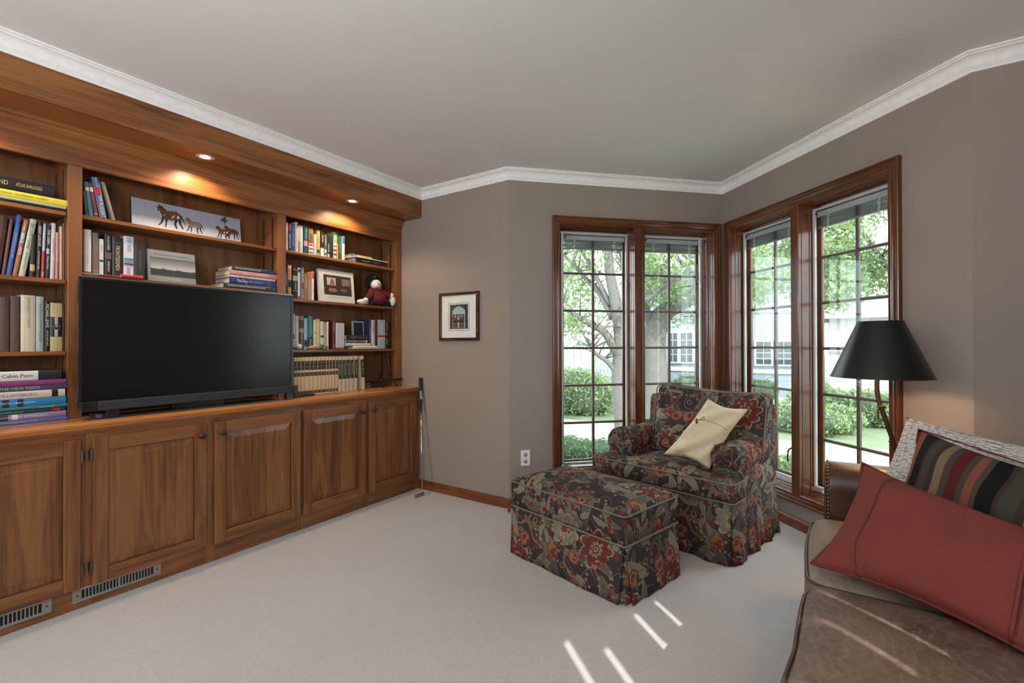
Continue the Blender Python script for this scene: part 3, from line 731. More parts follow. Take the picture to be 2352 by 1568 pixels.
def arm(side):
    u0 = .347*side+.0; vs = []; fs = []; n = 26
    prof = []
    R_ = .092
    for k in range(n+1):      # outer foot, up over the roll, inner foot
        a = -.62+k*(PI+1.24)/n
        prof.append((R_*math.cos(a)*side, .535+R_*math.sin(a)))
    prof = [(.084*side, .30)]+[(.086*side, .45)]+prof+[(-.080*side, .45), (-.078*side, .30)]
    K = len(prof); ring = []
    vv = [.125, .118, .118, .124, .138, .160, .20, .26, .32, .38, .44, .50, .56, .62, .68]; sc_ = [.02, .45, .72, .9, .985, 1.0, 1, 1, 1, 1, 1, 1, 1, 1, 1]
    for q, (v, s) in enumerate(zip(vv, sc_)):
        for k, (x, z) in enumerate(prof):
            cz = .50; a = math.atan2(z-.535, x); w_ = 1+(.022*math.sin(a*9)*(1 if q < 7 else .2)*(1 if z > .5 else 0))
            dip = -.010*math.sin(PI*min(1, max(0, (v-.15)/.5))) if z > .55 else 0
            fold = .004*math.sin(v*55+a*2)*(z > .5)
            vs.append((u0+x*(s if z > .46 else .25+.75*s)*w_+fold*side, v, (cz+(z-cz)*s*w_ if z > cz else (z if z < .46 else z+(cz-z)*(1-s)*.5))+dip))
    for q in range(len(vv)-1):
        for k in range(K-1):
            a = q*K+k; f = (a, a+1, a+K+1, a+K); fs.append(f if side == 1 else f[::-1])
    fs.append(tuple(range(K)) if side == -1 else tuple(range(K-1, -1, -1)))
    mk('arm', vs, fs, chz, ch_, True, True)
arm(-1); arm(1)
# back frame and loose back cushion
def fb(q, c): 
    x, y_, z = q; return (x+.01, y_+.655+.05*(z/.27)*.5, z+.56+.012*math.sin(x*9)*(c[2] > .9))
vs, fs = rbox(.425, .055, .25, .04, 12, fb); mk('back_frame', vs, fs, chz, ch_, True, True)
def fc_(q, c):
    x, y_, z = q; u, v = c[0], c[2]; k = (1-u*u)*(1-v*v)
    pleat = .012*math.exp(-((x+.03)/.012)**2)*(z > -.05)
    sag = -.012*math.cos(x*6)*(c[2] > .5)+.014*(-x/.35)*(c[2] > 0)
    y2 = y_*(1+.25*k)+(pleat if y_ < 0 else 0)+.20*z
    return (x+.085, y2+.525, z+.672+sag)
vs, fs = rbox(.358, .078, .212, .045, 14, fc_); mk('back_cushion', vs, fs, chz, ch_, True, True)
def edge_loop(hx, yy, hz, f, r=.05, n=5, m=10):
    P = []
    for cx, cz, a0 in ((hx-r, -hz+r, -PI/2), (hx-r, hz-r, 0), (-hx+r, hz-r, PI/2), (-hx+r, -hz+r, PI)):
        for k in range(n+1): a = a0+k*PI/2/n; P.append((cx+r*math.cos(a), cz+r*math.sin(a)))
    Q = []
    for i, p in enumerate(P):
        q = P[(i+1) % len(P)]; L = math.hypot(q[0]-p[0], q[1]-p[1]); k = m if L > .1 else 1
        for s in range(k): Q.append((p[0]+(q[0]-p[0])*s/k, p[1]+(q[1]-p[1])*s/k))
    return [f((x, yy, z), (min(1, max(-1, x/hx)), 0, min(1, max(-1, z/hz)))) for x, z in Q]
piping(ch_, edge_loop(.357, -.072, .211, fc_, .05)); 
skirt(ch_, -.405, .415, .03, .69, .335, .028, chz, .010, seed=9, nwave=3.2, gap=.045)
for cx, cy in ((-.405, .02), (.417, .018)): G().ball((cx, cy-.008, .285), .011, 10, 6, (1, .8, 1)).build('button', chz, ch_, True, boxuv=True)
# small pillow of the same cloth against the left arm
def cl(u, v, z):
    c, s = math.cos(-.227), math.sin(-.227); return Vector((-.8315+u*c-v*s, 2.7915+u*s+v*c, z))
lp = thing('lumbar_pillow', 'small dark floral pillow tucked in the armchair\'s left corner', 'pillow', (0, 0, 0))
lo, rim, _ = pillow('pillow_body', [cl(-.235, .36, .475), cl(.06, .33, .475), cl(.08, .43, .735), cl(-.245, .44, .735)], .055, chz, lp, seed=5, wr=.005)
for l in lo.data.uv_layers[0].data: l.uv = (l.uv[0]*.34+3, l.uv[1]*.28+2)
G().tube(rim, .004, 6, True).build('piping', pip, lp, True)

# cream pillow with button flap
def cream_mat():
    m, t, b = base_mat('cream_linen', .85, 0, .15); uv = t.nodes.new('ShaderNodeUVMap').outputs[0]; tc = t.nodes.new('ShaderNodeTexCoord').outputs['Object']
    n = noise(t, tc, 500, 2); n2 = noise(t, tc, 11, 4, .6, .6)
    t.links.new(mixc(t, n2, (0.66, 0.57, 0.37), (0.76, 0.68, 0.49)), b.inputs['Base Color'])
    bump(t, b, math_(t, 'ADD', math_(t, 'MULTIPLY', n, .15), math_(t, 'MULTIPLY', n2, 3.0)), .8, .006); return m
crm = cream_mat()
cp_ = thing('throw_pillow', 'cream linen pillow with a button flap leaning in the armchair', 'pillow')
cc = [cl(.235, .175, .455), cl(.395, .33, .80), cl(.175, .30, .845), cl(-.03, .14, .50)]
po, rim, P = pillow('pillow_body', [cc[3], cc[0], cc[1], cc[2]], .078, crm, cp_, seed=11, wr=.0045, pinch=.13, pw=.55)
G().tube(rim, .0022, 6, True).build('seam', plain((0.5, .42, .27), .8), cp_, True)
# which side faces the room
nn = P(.5, .5, 1)-P(.5, .5, -1); sgn = 1 if nn.dot(Vector((0, -1, 0))) > 0 else -1
v_ = .60
G().tube([P(u/14, v_+.05*math.sin(u/14*PI), sgn)+nn.normalized()*sgn*.0004 for u in range(15)], .0022, 5).build('flap_edge', plain((0.36, .29, .17), .8), cp_, True)
b0_ = P(.24, .60, sgn)+nn.normalized()*sgn*.010
gb = G().ball((0, 0, 0), .014, 10, 6, (.55, .55, 1.25)); bo = gb.build('button', plain((0.14, .085, .05), .5), cp_, True); bo.location = b0_
G().tube([P(.26, .66, sgn)+nn.normalized()*sgn*.002, P(.33, .69, sgn)+nn.normalized()*sgn*.003, P(.38, .66, sgn)+nn.normalized()*sgn*.002, P(.27, .62, sgn)+nn.normalized()*sgn*.006], .0016, 5).build('loop', plain((0.08, .05, .03), .7), cp_, True)
# ------------------------------------------------------------------ leather sofa
def leather(name, a, b_, c_, rough=.38, fuzz=0):
    m, t, b = base_mat(name, rough, 0, .5); tc = t.nodes.new('ShaderNodeTexCoord').outputs['Object']
    n = noise(t, tc, 3.5, 4, .6, .4); n2 = noise(t, tc, 38, 5, .7, .3); n3 = noise(t, tc, 260, 3)
    f = math_(t, 'ADD', math_(t, 'MULTIPLY', n, .6), math_(t, 'MULTIPLY', n2, .4))
    t.links.new(ramp(t, f, [(.36, a), (.5, b_), (.66, c_)]), b.inputs['Base Color'])
    if fuzz:
        v = t.nodes.new('ShaderNodeTexWave'); v.inputs['Scale'].default_value = 9; v.inputs['Distortion'].default_value = 22; v.inputs['Detail'].default_value = 5; t.links.new(tc, v.inputs['Vector'])
        s = math_(t, 'MULTIPLY', math_(t, 'GREATER_THAN', v.outputs['Fac'], .93), .28)
        t.links.new(mixc(t, s, b.inputs['Base Color'].links[0].from_socket, (0.30, 0.23, 0.17)), b.inputs['Base Color'])
    bump(t, b, math_(t, 'ADD', n3, math_(t, 'MULTIPLY', n2, .8)), .3, .0015); return m
lea = leather('brown_leather', (0.035, 0.013, 0.008), (0.075, 0.026, 0.013), (0.20, 0.070, 0.026), .33)
leas = leather('worn_seat_leather', (0.10, 0.075, 0.055), (0.18, 0.145, 0.108), (0.26, 0.165, 0.09), .42)
leaf_ = leather('rubbed_brown_leather', (0.085, 0.048, 0.033), (0.15, 0.095, 0.066), (0.21, 0.15, 0.11), .55, 1)
welt = plain((0.055, 0.025, 0.016), .4)
sf = thing('sofa', 'worn brown leather sofa with a rolled nailhead arm, facing the television', 'sofa', (0, 0, 0))
box('base', lea, sf, .0, .95, .35, 2.58, .06, .315, bevel=.02)
def cush(name, x0, x1, y0, y1, z0, z1, mat, crown, fl=0, seed=0):
    def f(q, c):
        x, y_, z = q; k = (1-c[0]**2)*(1-c[1]**2); hz = (z1-z0)/2
        xx = x-(.018*(1-c[1]**2)*(c[0] < 0)*(1-(c[2])**2*.5))
        return (xx+(x0+x1)/2-fl*max(0, -c[1])*(c[0] < 0)*abs(c[0]), y_+(y0+y1)/2, z+(z0+z1)/2+(crown*k**.6 if z > 0 else 0)+.0025*math.sin(xx*14+seed)*math.sin(y_*11))
    vs, fs = rbox((x1-x0)/2, (y1-y0)/2, (z1-z0)/2, .05, 16, f); o = mk(name, vs, fs, mat, sf, True)
    hx, hy, r = (x1-x0)/2-.005, (y1-y0)/2-.005, .05
    for z in (z1-.026, z0+.03):
        pts = []
        for p in rect(-hx, hx, -hy, hy, 0, r, 5): pts.append(p)
        out = []
        for i, p in enumerate(pts):
            q = pts[(i+1) % len(pts)]; L = math.hypot(q[0]-p[0], q[1]-p[1]); kk = 12 if L > .1 else 1
            for s in range(kk):
                x, y_ = p[0]+(q[0]-p[0])*s/kk, p[1]+(q[1]-p[1])*s/kk
                w_ = f((x, y_, 0), (x/hx, y_/hy, .6)); out.append((w_[0]+(-.004 if x < 0 else 0), w_[1], z))
        G().tube(out, .0048, 6, True).build('welt', welt, sf, True)
    return o
cush('seat_cushion', -.048, .70, 1.742, 2.385, .30, .452, leas, .018, seed=1)
cush('seat_cushion', -.052, .70, .98, 1.712, .30, .455, leaf_, .022, .045, seed=4)
# rolled arm: profile in y,z, running back along x
vs = []; fs = []; n = 22; prof = [(2.395, .10), (2.395, .40)]
for k in range(n+1): a = PI-.0-k*PI/n; prof.append((2.49+.100*math.cos(a), .555+.108*math.sin(a)))
prof += [(2.585, .40), (2.585, .10)]
K = len(prof); xs = [.0, .0, .006, .02, .05, .2, .4, .6, .8, .95]; sc_ = [.93, .965, .99, 1, 1, 1, 1, 1, 1, 1]
for i, x in enumerate(xs):
    for k, (y_, z) in enumerate(prof): vs.append((x, 2.49+(y_-2.49)*sc_[i], .1+(z-.1)*(sc_[i]*.5+.5)+.004*math.sin(x*8)*(z > .5)))
for i in range(len(xs)-1):
    for k in range(K-1): a = i*K+k; fs.append((a, a+K, a+K+1, a+1))
fs.append(tuple(range(K)))
mk('arm', vs, fs, lea, sf, True)
g = G().tube([(-.002, 2.49+(p[0]-2.49)*.97, .1+(p[1]-.1)*.985) for p in prof], .0055, 6); g.build('welt', welt, sf, True)
nm = plain((0.20, .13, .075), .3, .9); me = None
acc = 0; P2 = prof; pts = []
for a, b_ in zip(P2, P2[1:]):
    L = math.hypot(b_[0]-a[0], b_[1]-a[1]); d = 0; nx, nz = (-(b_[1]-a[1])/L, (b_[0]-a[0])/L)
    while acc+(L-d) >= .0165:
        d += .0165-acc; acc = 0; pts.append((a[0]+(b_[0]-a[0])*d/L, a[1]+(b_[1]-a[1])*d/L, nx, nz))
    acc += L-d
for (y_, z, nx, nz) in pts:
    if me is None: me = G().lathe([(.0070, -.001), (.0070, 0), (.0052, .0035), (.001, .005)], 10, (0, 0, 0)).build('nailhead', nm, sf, True); o = me
    else: o = me.copy(); COL.objects.link(o)
    o.location = (.0065, y_, z); o.rotation_euler = Vector((-.55, nx, nz)).to_track_quat('Z', 'Y').to_euler()
# low back, beyond the frame on the right
def fbk(q, c): return (q[0]+.83+.06*q[2], q[1]+1.45, q[2]+.45)
vs, fs = rbox(.12, 1.04, .33, .09, 12, fbk); mk('back', vs, fs, lea, sf, True)
for x_, y_ in ((.06, 2.52), (.06, .42), (.88, 2.52), (.88, .42)): G().lathe([(.022, 0), (.03, .02), (.034, .07)], 12, (x_, y_, 0)).build('foot', plain((0.06, .03, .015), .4), sf, True)

def cloth(name, c, s=11, strength=.5, rough=.9):
    m, t, b = base_mat(name, rough, 0, .15); tc = t.nodes.new('ShaderNodeTexCoord').outputs['Object']
    n = noise(t, tc, s, 4, .6, .5); n3 = noise(t, tc, 420, 3, .7)
    t.links.new(mixc(t, math_(t, 'ADD', math_(t, 'MULTIPLY', n, .6), math_(t, 'MULTIPLY', n3, .4)), tuple(x*.78 for x in c), tuple(min(1, x*1.22) for x in c)), b.inputs['Base Color'])
    bump(t, b, math_(t, 'ADD', math_(t, 'MULTIPLY', n, 2.0), math_(t, 'MULTIPLY', n3, .3)), strength, .004); return m
redm = cloth('brick_red_cotton', (0.185, 0.044, 0.037)); redd = plain((0.12, .024, .022), .85)
rp = thing('red_pillow', 'brick red flanged pillow in front of the striped one on the leather sofa', 'pillow')
rc = [(-.04, 1.805, .470), (.435, 1.455, .485), (.535, 1.645, .70), (.110, 2.115, .748)]
o, rim, P = pillow('pillow_body', rc, .078, redm, rp, seed=3, n=30, pinch=.16, wr=.0028, pw=.5)
rim2 = rim; G().tube(rim2, .0055, 6, True).build('piping', redd, rp, True)
nn = (P(.5, .5, 1)-P(.5, .5, -1)).normalized(); sg = 1 if nn.dot(Vector((-.5, -1, .5))) > 0 else -1; nn = nn*sg
for u in (.215, .845):
    G().tube([P(u, v/16, sg)+nn*.0015 for v in range(17)], .005, 6).build('seam_cord', redm, rp, True)
    G().tube([P(u+.012, v/16, sg)+nn*.0003 for v in range(17)], .0018, 5).build('seam_stitch', redd, rp, True)
# striped pillow
def striped():
    m, t, b = base_mat('striped_woven_wool', .95, 0, .1); uv = t.nodes.new('ShaderNodeUVMap').outputs[0]
    sx = t.nodes.new('ShaderNodeSeparateXYZ'); t.links.new(uv, sx.inputs[0]); tc = t.nodes.new('ShaderNodeTexCoord').outputs['Object']
    rust, blk, grn, mar, tan, tau, red = (0.28, 0.095, 0.055), (0.006, 0.008, 0.010), (0.065, 0.07, 0.048), (0.065, 0.035, 0.035), (0.26, 0.19, 0.105), (0.085, 0.068, 0.052), (0.13, 0.014, 0.016)
    seq = [(.0, (0.10, .02, .02)), (.02, rust), (.055, tau), (.062, blk), (.125, mar), (.140, grn), (.19, mar), (.225, tan), (.275, tau), (.315, red), (.375, tau), (.405, rust), (.445, tau), (.47, blk), (.545, mar), (.565, grn), (.635, mar), (.675, tan), (.735, tau), (.76, red), (.82, tau), (.85, rust), (.89, blk), (.96, mar)]
    u = math_(t, 'ADD', sx.outputs[0], math_(t, 'MULTIPLY', math_(t, 'SUBTRACT', noise(t, tc, 300, 2), .5), .006))
    c = ramp(t, u, seq, True); n = noise(t, tc, 380, 3, .7)
    t.links.new(mixc(t, math_(t, 'MULTIPLY', n, .5), c, (0.03, 0.022, 0.02)), b.inputs['Base Color'])
    wv = t.nodes.new('ShaderNodeTexChecker'); wv.inputs['Scale'].default_value = 170; t.links.new(uv, wv.inputs['Vector'])
    bump(t, b, math_(t, 'ADD', n, math_(t, 'MULTIPLY', wv.outputs['Fac'], .3)), .7, .003); return m
sp = thing('striped_pillow', 'woven pillow striped in black, tan, green and maroon on the sofa', 'pillow')
o, rim, P = pillow('pillow_body', [(.125, 2.01, .48), (.55, 1.66, .49), (.665, 1.79, .80), (.283, 2.262, .865)], .062, striped(), sp, seed=8, n=30, pinch=.11, wr=.003, pw=.5)
G().tube(rim[30:60]+rim[90:], .003, 5).build('seam', redd, sp, True)
# knitted throw pillow
def knit():
    m, t, b = base_mat('white_knit', .95, 0, .1); uv = t.nodes.new('ShaderNodeUVMap').outputs[0]
    v = t.nodes.new('ShaderNodeTexVoronoi'); v.voronoi_dimensions = '2D'; v.inputs['Scale'].default_value = 1; v.inputs['Randomness'].default_value = .6
    t.links.new(vmath(t, 'MULTIPLY', uv, (30, 46, 1)).outputs[0], v.inputs['Vector']); f = math_(t, 'MULTIPLY', v.outputs['Distance'], 1.5)
    t.links.new(mixc(t, math_(t, 'POWER', f, 2.2), (0.74, 0.72, 0.69), (0.38, 0.36, 0.34)), b.inputs['Base Color'])
    bump(t, b, math_(t, 'SUBTRACT', 1.0, f), 1.0, .009); return m
kp = thing('knit_pillow', 'chunky white knit pillow behind the striped pillow on the sofa', 'pillow')
o, rim, P = pillow('pillow_body', [(.09, 2.14, .47), (.60, 1.80, .50), (.70, 1.96, .84), (.26, 2.345, .895)], .06, knit(), kp, seed=2, n=30, pinch=.045, wr=.003, pw=.45)

# ------------------------------------------------------------------ floor lamp
LXY = (.205, 2.66)
fl = thing('floor_lamp', 'floor lamp with a wide black cone shade and curved bronze stem behind the sofa arm', 'lamp', (*LXY, 0))
def shade_out():
    m, t, b = base_mat('black_shade_paper', .34, 0, .45); b.inputs['Base Color'].default_value = (0.006, 0.008, 0.008, 1)
    tc = t.nodes.new('ShaderNodeTexCoord').outputs['Object']; bump(t, b, noise(t, tc, 400, 2), .05, .0005); return m
G().lathe([(.187, 1.028), (.084, 1.276)], 64).f and None
def shell(r0, r1, z0, z1, n=64):
    vs = []; 
    for r, z in ((r0, z0), (r1, z1)):
        for k in range(n): vs.append((r*math.cos(2*PI*k/n), r*math.sin(2*PI*k/n), z))
    return vs, [(k, (k+1) % n, n+(k+1) % n, n+k) for k in range(n)]
vs, fs = shell(.187, .084, 1.028, 1.276); mk('shade', vs, fs, shade_out(), fl, True)
vs, fs = shell(.1855, .0825, 1.0285, 1.2755); mk('shade_lining', vs, [f[::-1] for f in fs], plain((0.55, .36, .12), .45, .3), fl, True)
for r, z in ((.187, 1.028), (.084, 1.276)): G().tube([(r*math.cos(2*PI*k/48), r*math.sin(2*PI*k/48), z) for k in range(48)], .0016, 5, True).build('shade_rim', blackm, fl, True)
stem = plain((0.085, .05, .028), .4, .6)
path = [(.12, .06, .03), (.115, .06, .25), (.10, .05, .45), (.075, .035, .62), (.045, .015, .74), (.014, .0, .85), (-.008, 0, .93), (-.013, 0, 1.0), (-.006, 0, 1.06), (0, 0, 1.12)]
def smooth_path(P, n=4):
    P = [Vector(p) for p in P]; out = []
    for i in range(len(P)-1):
        a, b_, c, d = P[max(0, i-1)], P[i], P[i+1], P[min(len(P)-1, i+2)]
        for k in range(n):
            t_ = k/n; out.append(.5*((2*b_)+(c-a)*t_+(2*a-5*b_+4*c-d)*t_**2+(3*b_-a-3*c+d)*t_**3))
    return out+[P[-1]]
G().tube(smooth_path(path), .0095, 10).build('stem', stem, fl, True)
for a in ([(.006, 0, .905), (-.004, -.005, .898), (-.010, -.008, .88), (-.008, -.008, .845)], [(-.012, -.004, .896), (.006, -.010, .900), (.018, -.006, .892)], [(.050, .015, .745), (.038, .01, .752), (.028, .006, .742)]):
    P_ = smooth_path(a); G().tube(P_, [.0055*(1-.45*i/(len(P_)-1)) for i in range(len(P_))], 7).build('twig', stem, fl, True)
G().lathe([(.14, 0), (.14, .012), (.12, .022), (.03, .03), (.012, .05)], 32, (.12, .06, 0)).build('base', stem, fl, True)
G().lathe([(.016, 1.11), (.018, 1.16), (.013, 1.165)], 14).build('socket', bronze, fl, True)
G().ball((0, 0, 1.20), .03, 14, 8, (1, 1, 1.25)).build('bulb', plain((1.0, .85, .6), .4, emit=3, name='lit_lamp_glass_warm'), fl, True)
light('POINT', 'lamp_bulb', (LXY[0], LXY[1], 1.13), 12, (1.0, .66, .36), shadow_soft_size=.03)

# ------------------------------------------------------------------ wall things
pic = thing('framed_picture', 'small wood-framed print with a white mat on the wall left of the bay', 'picture', (-2.352, Ya, 1.392))
wf = wood('picture_frame_wood', 0, (0.02, .008, .004), (0.075, .022, .010), (0.14, .045, .018), .25, fine=50)
px_, pz = .196, .186
for a in ((-px_, px_, pz-.022, pz), (-px_, px_, -pz, -pz+.022), (-px_, -px_+.022, -pz+.022, pz-.022), (px_-.022, px_, -pz+.022, pz-.022)):
    g = G().box(a[0], a[1], -.022, 0, a[2], a[3]); g.build('frame_side', wf, pic, bevel=.002)
box('mat', plain((0.80, .79, .77), .7), pic, -px_+.02, px_-.02, -.010, -.004, -pz+.02, pz-.02)
inkd = plain((0.03, .02, .02), .6); art = G()
def flat(par, name, mat, x0, x1, z0, z1, y=-.0105): return box(name, mat, par, x0, x1, y-.0008, y, z0, z1)
for a in ((-.100, .102, .100, .1025), (-.100, .102, -.1085, -.106), (-.102, -.0995, -.1085, .1025), (.0995, .102, -.1085, .1025)): flat(pic, 'mat_line', inkd, *a)
flat(pic, 'print_ground', plain((0.05, .028, .03), .6), -.088, .09, -.096, .092)
def arch(name, mat, hw, z0, zs, zt, y, cx=0):
    o = [(-hw, z0), (hw, z0), (hw, zs), (hw*.55, zt-.012), (0, zt), (-hw*.55, zt-.012), (-hw, zs)]
    G().prism(o, lambda p, k: (cx+p[0], (y-.0006, y)[k], p[1])).build(name, mat, pic)
arch('print_arch', plain((0.36, .50, .56), .6), .064, -.090, .045, .080, -.0115)
rn = random.Random(4)
g = G()
for i in range(38):
    x, z = rn.uniform(-.055, .055), rn.uniform(-.01, .072)
    if abs(x) < .06-(z-.04)*.5*(z > .04): g.box(x-.0012, x+.0012, -.0126, -.012, z-.003, z+.003)
g.build('print_dots', plain((0.12, .22, .30), .6), pic)
brn, dkb, wht = plain((0.16, .05, .03), .6), plain((0.045, .025, .02), .6), plain((0.7, .68, .62), .6)
g = G()
for x in (-.045, -.02, .018, .043): g.box(x-.011, x+.011, -.0134, -.0126, -.088, -.045); g.ball((x, -.013, .012), .008, 8, 6, (1, .1, 1)); g.box(x-.009, x+.009, -.0134, -.0126, -.03, .003)
g.build('print_figures', brn, pic)
g = G().box(-.058, .056, -.014, -.0134, -.045, -.030).box(-.058, .056, -.014, -.0134, .008, .013)
for x in (-.056, -.03, 0, .03, .054): g.box(x-.002, x+.002, -.014, -.0134, -.045, .010)
g.build('print_bench', dkb, pic)
g = G()
for x, z in ((-.032, .0), (.03, .0), (-.006, -.012), (-.030, .022), (0, .028), (.029, .022)): g.ball((x, -.0138, z), .0065, 8, 6, (1, .1, 1.3))
g.build('print_lights', wht, pic)
G().box(-px_+.021, px_-.021, -.0165, -.0160, -pz+.021, pz-.021).build('glazing', glass, pic)

oc = thing('outlet', 'white electrical wall outlet beside the left bay window', 'outlet', (*AB, 0), PI/4)
wo = plain((0.78, .78, .77), .35); x0, x1, z0, z1 = .086, .155, .299, .412
box('cover_plate', wo, oc, x0, x1, -.006, 0, z0, z1, bevel=.003, seg=3)
for zc in (.331, .380):
    G().lathe([(.0155, 0), (.0155, -.002), (.001, -.0022)][::-1], 20, ((x0+x1)/2, -.006, zc), 'y').build('receptacle', wo, oc, True)
    for dx in (-.0062, .0062): box('slot', dk, oc, (x0+x1)/2+dx-.0012, (x0+x1)/2+dx+.0012, -.0088, -.0080, zc+.0005, zc+.0095)
    box('slot', dk, oc, (x0+x1)/2-.0022, (x0+x1)/2+.0022, -.0088, -.0080, zc-.0095, zc-.005)
G().lathe([(.003, 0), (.0028, -.0012)][::-1], 10, ((x0+x1)/2, -.006, (z0+z1)/2), 'y').build('screw', grey, oc, True)

# golf putter leaning in the corner
pt = thing('golf_putter', 'golf putter with black lettered grip leaning in the corner by the cabinet', 'golf club')
a, b_ = Vector((-2.618, 2.672, .028)), Vector((-2.752, 2.790, .905)); d = b_-a
chrome = plain((0.62, .63, .65), .16, 1)
G().tube([a, a+d*.70], [.0042, .0062], 12).build('shaft', chrome, pt, True)
G().tube([a+d*.695, a+d*.70, a+d*.97, a+d*.985, b_], [.008, .0098, .0145, .0155, .013], 14).build('grip', plain((0.012, .014, .014), .65), pt, True)
G().add([tuple(a+Vector(v)) for v in ((-.008, -.075, -.027), (.006, -.078, -.027), (.012, .010, -.027), (-.006, .012, -.027), (-.008, -.075, -.006), (.006, -.078, -.006), (.012, .010, .0), (-.006, .012, .0))],
        [(0, 3, 2, 1), (4, 5, 6, 7), (0, 1, 5, 4), (1, 2, 6, 5), (2, 3, 7, 6), (3, 0, 4, 7)]).build('head', plain((0.30, .27, .24), .3, .9), pt, bevel=.002)
G().tube([a+Vector((.0, -.004, -.006)), a+d*.02], .005, 8).build('hosel', chrome, pt, True)
dv = -d.normalized(); side_ = Vector((.62, .62, 0)); side_ = (side_-dv*side_.dot(dv)).normalized(); nn = dv.cross(side_)
text('SAVIE', .026, .10, mtx(a+d*.84+nn*.0135, dv, side_), plain((0.75, .76, .78), .5), pt)

# ------------------------------------------------------------------ television
tv = thing('television', 'large black flat-screen television standing on the worktop', 'television', (-2.9, 1.2275, Zct))
def tb(n, m, x0, x1, y0, y1, z0, z1, bev=.002): return box(n, m, tv, x0+2.9, x1+2.9, y0-1.2275, y1-1.2275, z0-Zct, z1-Zct, bevel=bev)
tvb = plain((0.012, .013, .014), .3); 
def screen_mat():
    m, t, b = base_mat('dark_screen', .2, 0, .28); b.inputs['Base Color'].default_value = (0.010, .010, .010, 1)
    tc = t.nodes.new('ShaderNodeTexCoord').outputs['Object']; bump(t, b, noise(t, tc, 3, 1), .01, .0005); return m
TY0, TY1, TZ0, TZ1 = .702, 1.757, .872, 1.497
tb('back_shell', tvb, -2.925, -2.880, TY0+.01, TY1-.01, TZ0+.01, TZ1-.01)
tb('bezel', tvb, -2.882, -2.868, TY0, TY0+.014, TZ0+.045, TZ1, .001); tb('bezel', tvb, -2.882, -2.868, TY1-.014, TY1, TZ0+.045, TZ1, .001)
tb('bezel', tvb, -2.882, -2.868, TY0+.014, TY1-.014, TZ1-.012, TZ1, .001)
tb('screen', screen_mat(), -2.880, -2.8715, TY0+.012, TY1-.012, TZ0+.045, TZ1-.011, 0)
tb('edge_strip', plain((0.5, .52, .55), .25, .8), -2.870, -2.867, TY0-.0015, TY1+.001, TZ1-.0005, TZ1+.0015, 0)
bar = thing('sound_bar', 'dark sound bar along the bottom edge of the television', 'speaker', (-2.87, 1.2275, .868))
def sb(n, m, *a, bev=.002): return box(n, m, bar, a[0]+2.87, a[1]+2.87, a[2]-1.2275, a[3]-1.2275, a[4]-.868, a[5]-.868, bevel=bev)
sb('end_cap', tvb, -2.875, -2.838, .706, .764, .869, .914); sb('end_cap', tvb, -2.875, -2.838, 1.735, 1.772, .869, .914)
sb('grille', plain((0.020, .024, .028), .55, bump=.4, bscale=900), -2.875, -2.836, .765, 1.734, .870, .913, bev=.003)
for y_ in (.80, 1.70): sb('foot', tvb, -2.875, -2.85, y_, y_+.05, Zct, .870)
tb('stand_base', plain((0.075, .06, .045), .28, .4), -3.06, -2.86, .858, 1.66, Zct+.0005, Zct+.007, .002)
tb('stand_neck', tvb, -2.98, -2.92, 1.10, 1.36, Zct+.006, TZ0+.05, .002)
tr = thing('cable_box', 'low black rounded box on the worktop under the television corner', 'device', (-2.925, .808, Zct))
G().prism(rounded([(-.06, -.045, 0), (.06, -.045, 0), (.06, .045, 0), (-.06, .045, 0)], .04, 5), lambda p, k: (p[0], p[1], (.0005, .026)[k])).build('body', tvb, tr, bevel=.004)
box('light', plain((.8, .85, .9), .4, emit=.6), tr, .058, .0606, -.008, .0, .012, .0145)
rm = thing('remote_control', 'slim black remote control lying on the worktop by the television', 'remote', (-2.935, 1.868, Zct), .12)
G().box(-.022, .022, -.085, .085, .0003, .014).build('body', plain((0.015, .014, .016), .3), rm, bevel=.006, seg=3)
for i in range(7):
    for j in (-1, 0, 1): G().lathe([(.0042, 0), (.004, .0015), (.001, .002)], 10, (j*.012, -.06+i*.017, .0138)).build('key', plain((0.05, .05, .055), .4) if (i+j) % 3 else plain((0.16, .10, .35), .4), rm, True)

# small easel
es = thing('display_easel', 'small empty black metal easel at the right end of the worktop', 'easel', (-3.0, 2.655, Zct))
em = plain((0.012, .016, .018), .45)
for p, q, nme in (((.0, 0, .238), (.055, .055, .001), 'leg'), ((0, 0, .238), (.055, -.088, .001), 'leg'), ((0, 0, .236), (-.13, -.0, .001), 'rear_leg')): G().tube([p, q], .0042, 8).build(nme, em, es, True)
box('ledge', em, es, .036, .058, -.115, .118, .050, .058, bevel=.001)
box('ledge_lip', em, es, .056, .060, -.115, .118, .050, .070, bevel=.001)
G().tube([(0, -.0, .245), (.004, 0, .25), (0, 0, .256), (-.004, 0, .25)], .003, 6).build('finial', em, es, True)
for i, (c, a, b_, z, h) in enumerate((((.015, .015, .017), 2.45, 2.66, Zct+.0005, .016), ((.03, .028, .028), 2.455, 2.665, Zct+.017, .013), ((.012, .012, .014), 2.45, 2.63, Zct+.0305, .014))):
    t = thing('dark_book', ('bottom flat black book lying behind the easel', 'middle flat dark book lying behind the easel', 'topmost flat black book behind the easel')[i], 'book', (-3.1, (a+b_)/2, z), 0, 'black books behind the easel')
    w_ = (b_-a)/2; box('cover', plain(c, .4), t, -.07, .06, -w_, w_, 0, h, bevel=.001); box('spine_band', plain((0.5, .35, .12), .4), t, .0603, .0608, -w_*.7, -w_*.3, h*.3, h*.6)
